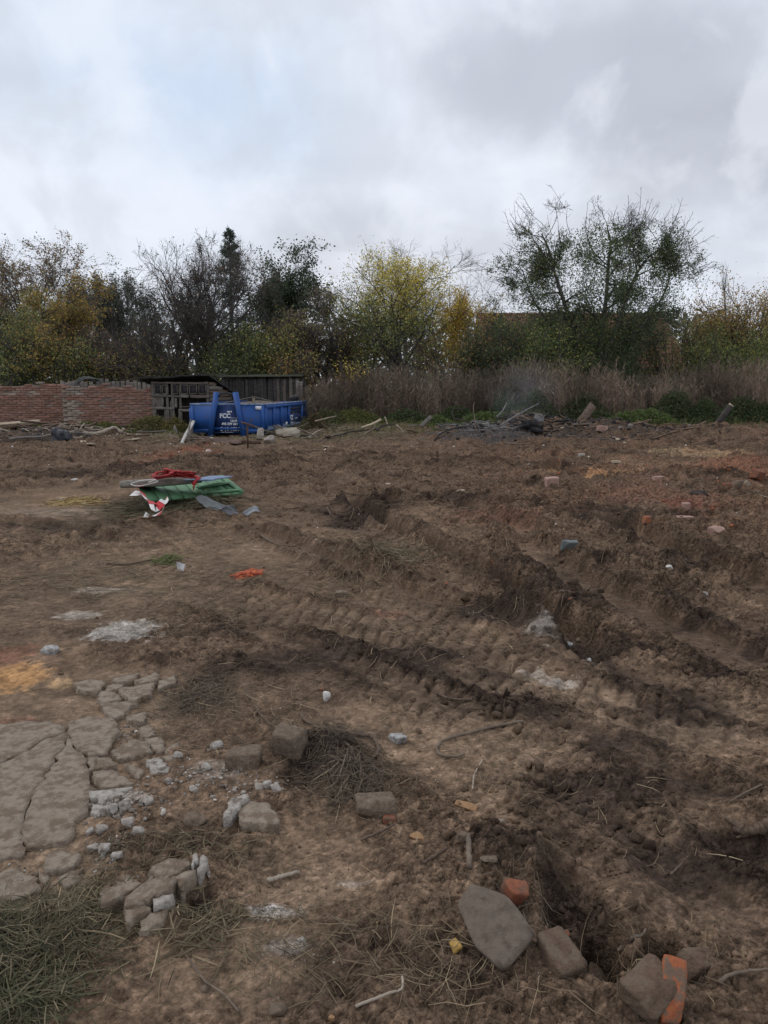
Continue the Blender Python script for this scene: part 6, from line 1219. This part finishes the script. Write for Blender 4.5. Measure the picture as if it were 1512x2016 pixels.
mk_tube('post', [AT(1399, 852, y_) - o, AT(1420, 824, y_) - o, AT(1438, 799, y_) - o], [.11, .10, .095], twig_dark, t, 10); mk_tube('cut_end', [AT(1437.5, 800, y_) - o, AT(1440, 797, y_) - o], .085, wood_pale, t, 10)
litter('scrap_wood', 'broken boards and sticks heaped before the left brick wall', 90, 862, 150, 14, 55, wood_brown, 21, (.3, 1.1), (.015, .04))
litter('scrap_wood', 'broken boards strewn along the burnt rubble strip', 1180, 862, 240, 12, 80, wood_brown, 22, (.3, 1.0), (.015, .04))
litter('scrap_wood', 'charred sticks and laths across the burnt rubble', 1060, 858, 200, 12, 200, char_wood, 23, (.2, .8), (.012, .03))
litter('scrap_wood', 'grey laths and sticks around the container', 600, 862, 160, 12, 90, twig_m, 24, (.3, 1.0), (.012, .03))
# --- sticks, cords and roots on the near ground
def gs(pts, dz=.012): return [G(u, v, dz) for u, v in pts]
NS = [('cord', 'pale brown cord curving in a loop on the bare soil', [(1030, 1425), (985, 1432), (930, 1446), (880, 1460), (860, 1474), (866, 1490), (890, 1494), (915, 1490)], .007, twig_m, 'cord', 1), ('root', 'brown root arching over the dark root clump', [(592, 1410), (600, 1422), (630, 1436), (665, 1445), (700, 1452), (730, 1456), (742, 1470), (742, 1495)], .010, root_m, 'root', .8), ('root', 'thin root sloping down towards the brown stones', [(478, 1352), (500, 1390), (520, 1420), (552, 1445)], .006, root_m, 'root', .6),
      ('stick', 'pale thin stick curved across the root clump', [(678, 1497), (674, 1520), (660, 1545), (650, 1556)], .004, twig_pale, 'stick', .6), ('stick', 'short pale stick lying above the broken slab', [(527, 1741), (555, 1732), (590, 1722)], .008, twig_pale, 'stick', .7), ('stick', 'thin stick running down to the right on the bare soil near the bottom', [(374, 1897), (400, 1935), (440, 1965), (470, 2000)], .004, twig_m, 'stick', .7), ('stick', 'flat brown stick standing next to the small upright stone', [(922, 1650), (923, 1680), (924, 1712)], .010, twig_m, 'stick', 1), ('stick', 'dark stick sloping across the soil above the trench', [(834, 1706), (858, 1690), (880, 1676)], .006, root_m, 'stick', .7),
      ('stick', 'thin stick below the mossy stone', [(710, 1660), (745, 1645), (778, 1628)], .006, root_m, 'stick', .6), ('root', 'pale root fork lying over the trench', [(1218, 1858), (1245, 1854), (1262, 1849), (1270, 1840)], .006, twig_m, 'root', .6), ('root', 'pale root at the right rim of the trench', [(1414, 1942), (1435, 1928), (1470, 1920), (1512, 1916)], .006, twig_m, 'root', .6), ('stick', 'thin twig in the mud near the right edge', [(1438, 1583), (1465, 1568), (1500, 1550)], .005, twig_m, 'stick', .6), ('stick', 'thin upright pale stem beside the cord', [(930, 1560), (934, 1530), (950, 1500)], .004, twig_pale, 'stick', .6), ('stick', 'dark twig lying in the lower right tread marks', [(1320, 1728), (1332, 1716), (1344, 1704)], .004, root_m, 'stick', .7),
      ('stick', 'bent pale stem on the straw near the bottom centre', [(700, 1990), (760, 1966), (790, 1955), (792, 1930)], .004, twig_pale, 'stick', .7), ('stick', 'long thin twig lying on the left bare ground', [(210, 1112), (250, 1113), (300, 1104)], .010, root_m, 'stick', .7), ('stick', 'curved bare twig on the mud right of the red crumbs', [(515, 1058), (545, 1074), (590, 1080), (598, 1092)], .008, twig_m, 'stick', .6), ('root', 'dark thin root in the mud at the centre right', [(860, 1370), (890, 1380), (930, 1382)], .008, root_m, 'root', .6), ('stick', 'thin twig fork standing by the rut start', [(652, 1015), (645, 1003), (640, 993)], .006, twig_m, 'stick', .6)]
for nm, lb, pts, rr, m_, ct, tp in NS: stick(nm, lb, gs(pts), rr, m_, ct, None, 26, tp)
t = thing('tree_root', 'thick brown torn root sticking out of the mud at the right edge', 'root', tuple(G(1470, 1650))); o = np.array(t.location); q = lambda u, v, dz: G(u, v) + [0, 0, dz] - o
rr_ = np.random.default_rng(5); mk_tube('main_root', spline([q(1446, 1640, .02), q(1480, 1642, .028), q(1515, 1640, .03), q(1580, 1638, .03)], 30) + rr_.normal(size=(30, 3)) * .0025, np.linspace(.014, .026, 30) * (1 + .12 * rr_.normal(size=30)), root_m, t, 10)
mk_tube('fork', spline([q(1426, 1612, .005), q(1442, 1626, .015), q(1462, 1638, .025)], 12), np.linspace(.005, .016, 12), root_m, t, 8); mk_tube('fork', spline([q(1450, 1652, .005), q(1462, 1647, .012), q(1480, 1643, .022)], 12), np.linspace(.005, .014, 12), root_m, t, 8)
# ------------------------------------------------------------------ straw, cut grass, clods, gravel
straw_mat = attr_mat('straw', rough=.8, var=0, trans=.1, spec=.25)
def lay(name, label, groups, seed, cat='straw'):
    rg = np.random.default_rng(seed); Vs = []; Cs = []
    for (u, v, ru, rv, n, L, w_, pile, cols) in groups:
        cx, cy, rx, ry = ell(u, v, ru, rv); a = rg.normal(size=(n, 2)) * .5; x = cx + a[:, 0] * rx; y = cy + a[:, 1] * ry; th = rg.uniform(0, 6.28, n); ln = rg.uniform(L[0], L[1], n); ww = rg.uniform(w_[0], w_[1], n)
        P = []; px, py = x, y; bend = rg.normal(size=n) * .28
        for i in range(4):
            P.append(np.stack([px, py], 1)); px = px + np.cos(th) * ln / 3; py = py + np.sin(th) * ln / 3; th = th + bend * .5
        P = np.stack(P, 1); z = HZ(P[..., 0].ravel(), P[..., 1].ravel()).reshape(n, 4); lift = pile * rg.uniform(0, 1, (n, 1)) ** 1.5 * np.exp(-(a ** 2).sum(1))[:, None]; z = np.maximum(z.mean(1, keepdims=True) * .5 + z * .5, z) + .003 + lift + rg.normal(size=(n, 1)) * .006 * np.linspace(-1, 1, 4)[None] + np.abs(rg.normal(size=(n, 1))) * .006
        P = np.concatenate([P, z[..., None]], -1); T = norm(np.gradient(P, axis=1)); Sd = norm(np.cross(T, [0, 0, 1.]) + .5 * rg.normal(size=(n, 1, 3))); hw_ = (ww[:, None] * np.array([.7, 1, .9, .4])[None] / 2)[..., None]
        Vs.append(np.stack([P - Sd * hw_, P + Sd * hw_], 2).reshape(-1, 3)); Cs.append(np.repeat(palette(n, cols, rg, .25), 8, 0))
    V = np.concatenate(Vs); nb = len(V) // 8; b, i = np.meshgrid(np.arange(nb), np.arange(3), indexing='ij'); o = b * 8 + 2 * i; F = np.stack([o, o + 1, o + 3, o + 2], -1).reshape(-1, 4)
    return tag(mk(name, V, F, straw_mat, cols=np.concatenate(Cs)), label, cat, kind='stuff')
ST = [(.21, .155, .095, 3), (.155, .112, .07, 4), (.30, .235, .145, 1), (.10, .075, .05, 3)]; DS = [(.13, .10, .07, 3), (.09, .07, .05, 3), (.20, .155, .10, 1)]; GS = [(.105, .090, .052, 3), (.08, .076, .040, 3), (.16, .128, .078, 3), (.055, .055, .032, 3)]; HS = [(.16, .125, .075, 4), (.11, .09, .056, 4), (.23, .18, .11, 2)]
lay('cut_grass', 'pile of flattened cut grass in the bottom left corner', [(20, 1890, 130, 100, 1900, (.03, .12), (.002, .0045), .03, GS), (70, 1880, 230, 130, 900, (.03, .13), (.0015, .004), .01, GS), (90, 1850, 100, 70, 1500, (.04, .16), (.0015, .004), .02, HS), (10, 1985, 110, 45, 1000, (.04, .13), (.002, .005), .035, [(.085, .082, .042, 3), (.065, .064, .034, 2), (.14, .115, .07, 3)])], 1, 'grass')
lay('dry_straw', 'dry straw and grass stems scattered over the soil', [(780, 1880, 150, 100, 260, (.03, .16), (.0012, .003), .015, ST), (900, 1960, 200, 60, 110, (.03, .15), (.0012, .003), .015, ST), (700, 1560, 110, 60, 600, (.03, .12), (.0012, .003), .02, DS), (660, 1470, 110, 50, 400, (.03, .10), (.0012, .003), .015, DS), (350, 1690, 200, 60, 260, (.03, .14), (.0015, .004), .01, HS), (480, 1420, 220, 90, 450, (.03, .15), (.002, .005), .012, ST), (380, 1220, 200, 60, 1000, (.04, .16), (.002, .004), .02, ST),
     (430, 1150, 240, 50, 900, (.05, .18), (.002, .005), .02, ST), (680, 1100, 130, 60, 700, (.05, .2), (.002, .005), .03, ST), (700, 1170, 110, 26, 450, (.05, .22), (.002, .005), .04, ST), (770, 1115, 60, 26, 420, (.08, .35), (.004, .009), .08, HS), (330, 1010, 160, 20, 1100, (.08, .35), (.006, .012), .05, GS), (300, 995, 90, 16, 900, (.08, .35), (.006, .012), .14, GS), (400, 1000, 60, 14, 500, (.08, .3), (.006, .012), .12, [(.09, .10, .045, 2), (.17, .14, .08, 1)]), (330, 1105, 30, 10, 160, (.05, .16), (.005, .01), .04, [(.10, .13, .04, 2), (.16, .15, .06, 1)]),
     (200, 1050, 260, 40, 900, (.05, .2), (.003, .006), .01, HS), (150, 1150, 240, 60, 1000, (.05, .2), (.003, .006), .008, HS), (150, 988, 50, 8, 300, (.08, .3), (.008, .014), .03, [(.40, .29, .12, 3), (.30, .21, .09, 2)]), (800, 1250, 300, 60, 450, (.04, .16), (.003, .006), .01, ST), (900, 1550, 280, 120, 200, (.03, .14), (.0015, .004), .01, ST), (1250, 1600, 300, 160, 130, (.03, .14), (.0015, .004), .01, ST), (1250, 1900, 220, 90, 160, (.03, .15), (.0015, .004), .015, ST), (380, 1380, 90, 50, 900, (.03, .12), (.002, .004), .02, DS), (560, 1880, 200, 110, 250, (.03, .14), (.0015, .003), .006, HS), (1250, 1150, 300, 100, 500, (.05, .2), (.003, .006), .01, ST), (900, 1000, 500, 60, 900, (.06, .25), (.005, .009), .01, ST), (400, 1840, 100, 50, 260, (.04, .16), (.002, .005), .02, HS), (1020, 1790, 70, 50, 120, (.03, .14), (.0015, .003), .02, DS)], 2)
def lumps(name, label, groups, seed, m, cat, cfun=None):
    rg = np.random.default_rng(seed); Vs = []; Fs = []; Cs = []; off = 0; D1, F1 = ico(1); D2, F2 = ico(2)
    for (u, v, ru, rv, n, s0, s1, sink) in groups:
        cx, cy, rx, ry = ell(u, v, ru, rv); a = rg.normal(size=(n, 2)) * .5; x = cx + a[:, 0] * rx; y = cy + a[:, 1] * ry; s_ = s0 * (s1 / s0) ** (rg.uniform(size=n) ** 3.6)
        z = HZ(x, y); cc = HCOL(x, y) if cfun is None else cfun(n, rg)
        for D_, F_, pick in ((D1, F1, s_ < .028 * (y / 2.2)), (D2, F2, s_ >= .028 * (y / 2.2))):
            i = np.nonzero(pick)[0]
            if not len(i): continue
            k = len(D_); ax = norm(rg.normal(size=(len(i), 3, 3))); sq = rg.uniform(.45, 1.15, (len(i), 3)); fac = np.ones((len(i), k))
            for q in range(7):                                             # random planes knock flats off each lump
                nn = norm(rg.normal(size=(len(i), 3))); dt = nn @ D_.T; fac = np.minimum(fac, rg.uniform(.40, .85, (len(i), 1)) / np.maximum(dt, .05))
            V = D_[None] * fac[..., None] * (1 + .20 * rg.normal(size=(len(i), k, 1))) * sq[:, None] * (s_[i] / 2)[:, None, None]; V[..., 0] += x[i][:, None]; V[..., 1] += y[i][:, None]; V[..., 2] += (z[i] + s_[i] * (.5 - sink) * .6)[:, None]
            Vs.append(V.reshape(-1, 3)); Fs.append((F_[None] + (np.arange(len(i)) * k)[:, None, None] + off).reshape(-1, 3)); off += len(i) * k; Cs.append(np.repeat(cc[i] * rg.uniform(.75, 1.25, (len(i), 1)), k, 0))
    return tag(mk(name, np.concatenate(Vs), np.concatenate(Fs), m, smooth=False, cols=np.concatenate(Cs)), label, cat, kind='stuff')
clod_mat = attr_mat('clod', rough=.95, var=0, var2=.3, scale2=180, bump=.8, bscale=140, dist=.006, spec=.15)
lumps('soil_clods', 'crumbs and clods of brown soil lying over the ground', [(1150, 1800, 420, 240, 1848, .004, .016, .45), (600, 1800, 420, 240, 1320, .004, .012, .45), (1000, 1500, 420, 160, 1320, .006, .020, .45), (300, 1480, 300, 140, 528, .005, .014, .45), (800, 1250, 500, 120, 1144, .010, .032, .45), (1200, 1100, 350, 100, 792, .014, .05, .45), (800, 1000, 600, 60, 792, .03, .09, .45), (1200, 1650, 330, 200, 968, .008, .06, .4), (1100, 1780, 180, 110, 396, .005, .035, .5), (950, 1640, 160, 70, 396, .006, .05, .4), (1300, 1900, 200, 100, 484, .006, .05, .4), (900, 1930, 200, 70, 308, .005, .03, .4), (600, 1600, 300, 160, 572, .006, .035, .4), (450, 1780, 250, 110, 396, .005, .03, .4), (1090, 1540, 110, 40, 220, .01, .07, .4), (1040, 1390, 160, 40, 264, .012, .08, .4), (650, 1495, 80, 40, 560, .008, .045, .4), (640, 1490, 90, 40, 176, .01, .05, .4),
     (900, 1300, 500, 90, 660, .012, .06, .4), (1050, 1200, 200, 60, 308, .02, .10, .4), (900, 1090, 200, 50, 264, .02, .12, .4), (1250, 1100, 300, 100, 484, .02, .11, .4), (900, 1000, 400, 40, 352, .03, .18, .4), (1200, 960, 350, 60, 396, .03, .18, .4), (700, 920, 400, 20, 220, .04, .25, .4), (200, 910, 250, 24, 220, .04, .22, .4), (1150, 885, 300, 12, 184, .05, .28, .4), (400, 1360, 70, 40, 153, .01, .06, .4), (250, 1500, 250, 160, 264, .006, .03, .4), (690, 1022, 80, 20, 109, .03, .12, .4), (500, 930, 120, 20, 132, .04, .16, .4), (1400, 1350, 200, 120, 352, .012, .07, .4), (400, 1100, 400, 80, 264, .012, .05, .4)], 3, clod_mat, 'clods')
bd = lambda n, rg: palette(n, [(.04, .038, .038, 4), (.08, .072, .068, 3), (.15, .13, .115, 1), (.2, .12, .085, .6)], rg)
lumps('burnt_debris', 'low strip of burnt rubble and ash before the weeds', [(1050, 852, 110, 12, 560, .05, .34, .25), (950, 864, 120, 12, 420, .04, .22, .3), (1180, 864, 170, 12, 560, .04, .28, .25), (1310, 862, 120, 10, 260, .04, .22, .3), (80, 864, 150, 12, 320, .05, .28, .25)], 9, clod_mat, 'debris', bd)
wc = lambda n, rg: palette(n, [(.42, .385, .34, 3), (.30, .26, .22, 3), (.20, .16, .13, 2)], rg)
lumps('rubble_gravel', 'small pale concrete crumbs around the broken pavement', [(240, 1590, 80, 40, 420, .006, .04, .3), (420, 1530, 130, 50, 520, .005, .028, .3), (500, 1550, 70, 20, 130, .006, .03, .3), (220, 1680, 40, 30, 140, .006, .035, .3), (250, 1435, 40, 20, 200, .006, .03, .3), (60, 1720, 120, 30, 120, .005, .025, .3), (250, 1252, 75, 22, 260, .006, .018, .5), (530, 1800, 60, 20, 200, .004, .014, .3), (590, 1890, 80, 40, 70, .004, .016, .3), (1095, 1335, 60, 16, 90, .006, .018, .5), (320, 1770, 90, 40, 90, .005, .02, .3)], 4, clod_mat, 'gravel', wc)
wb = lambda n, rg: palette(n, [(.34, .12, .06, 3), (.26, .13, .085, 3), (.42, .385, .34, 1)], rg)
lumps('brick_rubble', 'brick crumbs and pebbles strewn over the right field', [(1300, 1000, 250, 70, 120, .02, .09, .3), (1440, 955, 110, 24, 130, .04, .15, .3), (1200, 940, 250, 20, 60, .03, .10, .3), (1000, 1150, 500, 150, 60, .012, .04, .3), (350, 905, 80, 16, 40, .04, .10, .3)], 5, clod_mat, 'rubble', wb)
ww_ = lambda n, rg: palette(n, [(.62, .6, .56, 3), (.45, .42, .38, 2)], rg)
lumps('lime_bits', 'tiny white lime bits dotted over the ground', [(800, 1500, 700, 350, 170, .004, .012, .2), (700, 1100, 700, 150, 110, .008, .03, .2), (700, 900, 750, 30, 120, .03, .09, .2), (170, 866, 170, 14, 60, .04, .14, .2)], 6, clod_mat, 'lime', ww_)
# dark root clump of turf
lay('root_clump', 'dark clump of matted roots and turf in the centre foreground', [(650, 1500, 80, 40, 420, (.03, .09), (.0015, .003), .02, [(.05, .038, .03, 3), (.08, .06, .045, 2), (.13, .10, .07, 1)]), (690, 1545, 60, 30, 420, (.04, .14), (.002, .005), .03, [(.12, .09, .065, 2), (.17, .13, .09, 1), (.07, .055, .04, 1)])], 7, 'roots')
# ------------------------------------------------------------------ smoke from the burnt heap
def smoke():
    p = G(1045, 852); V, F = ico(3); V = V * [1.5, 1.3, 1.5] + [0, 0, 0]; V[:, 0] += -.25 * V[:, 2]
    o = mk('smoke', V, F, None, loc=(p[0] - .2, p[1] + .8, p[2] + 1.25)); tag(o, 'thin blue-grey smoke drifting up from the burnt heap', 'smoke', kind='stuff')
    m = bpy.data.materials.new('smoke'); m.use_nodes = True; t = m.node_tree; t.nodes.clear(); out = N(t, 'ShaderNodeOutputMaterial'); pvn = N(t, 'ShaderNodeVolumePrincipled'); pvn.inputs['Color'].default_value = (.80, .86, .95, 1)
    tcn = N(t, 'ShaderNodeTexCoord'); ln = N(t, 'ShaderNodeVectorMath', operation='LENGTH'); sc_ = N(t, 'ShaderNodeVectorMath', operation='MULTIPLY'); sc_.inputs[1].default_value = (1 / 1.5, 1 / 1.3, 1 / 1.5)
    t.links.new(tcn.outputs['Object'], sc_.inputs[0]); t.links.new(sc_.outputs[0], ln.inputs[0]); fall = mapr(t, ln.outputs['Value'], .95, .15)
    nz = N(t, 'ShaderNodeTexNoise', i_Scale=1.3, i_Detail=3.0); t.links.new(tcn.outputs['Object'], nz.inputs['Vector'])
    t.links.new(math_n(t, 'MULTIPLY', math_n(t, 'MULTIPLY', fall, mapr(t, nz.outputs[0], .38, .7)), .13), pvn.inputs['Density']); t.links.new(pvn.outputs[0], out.inputs['Volume']); o.data.materials.append(m)
smoke()
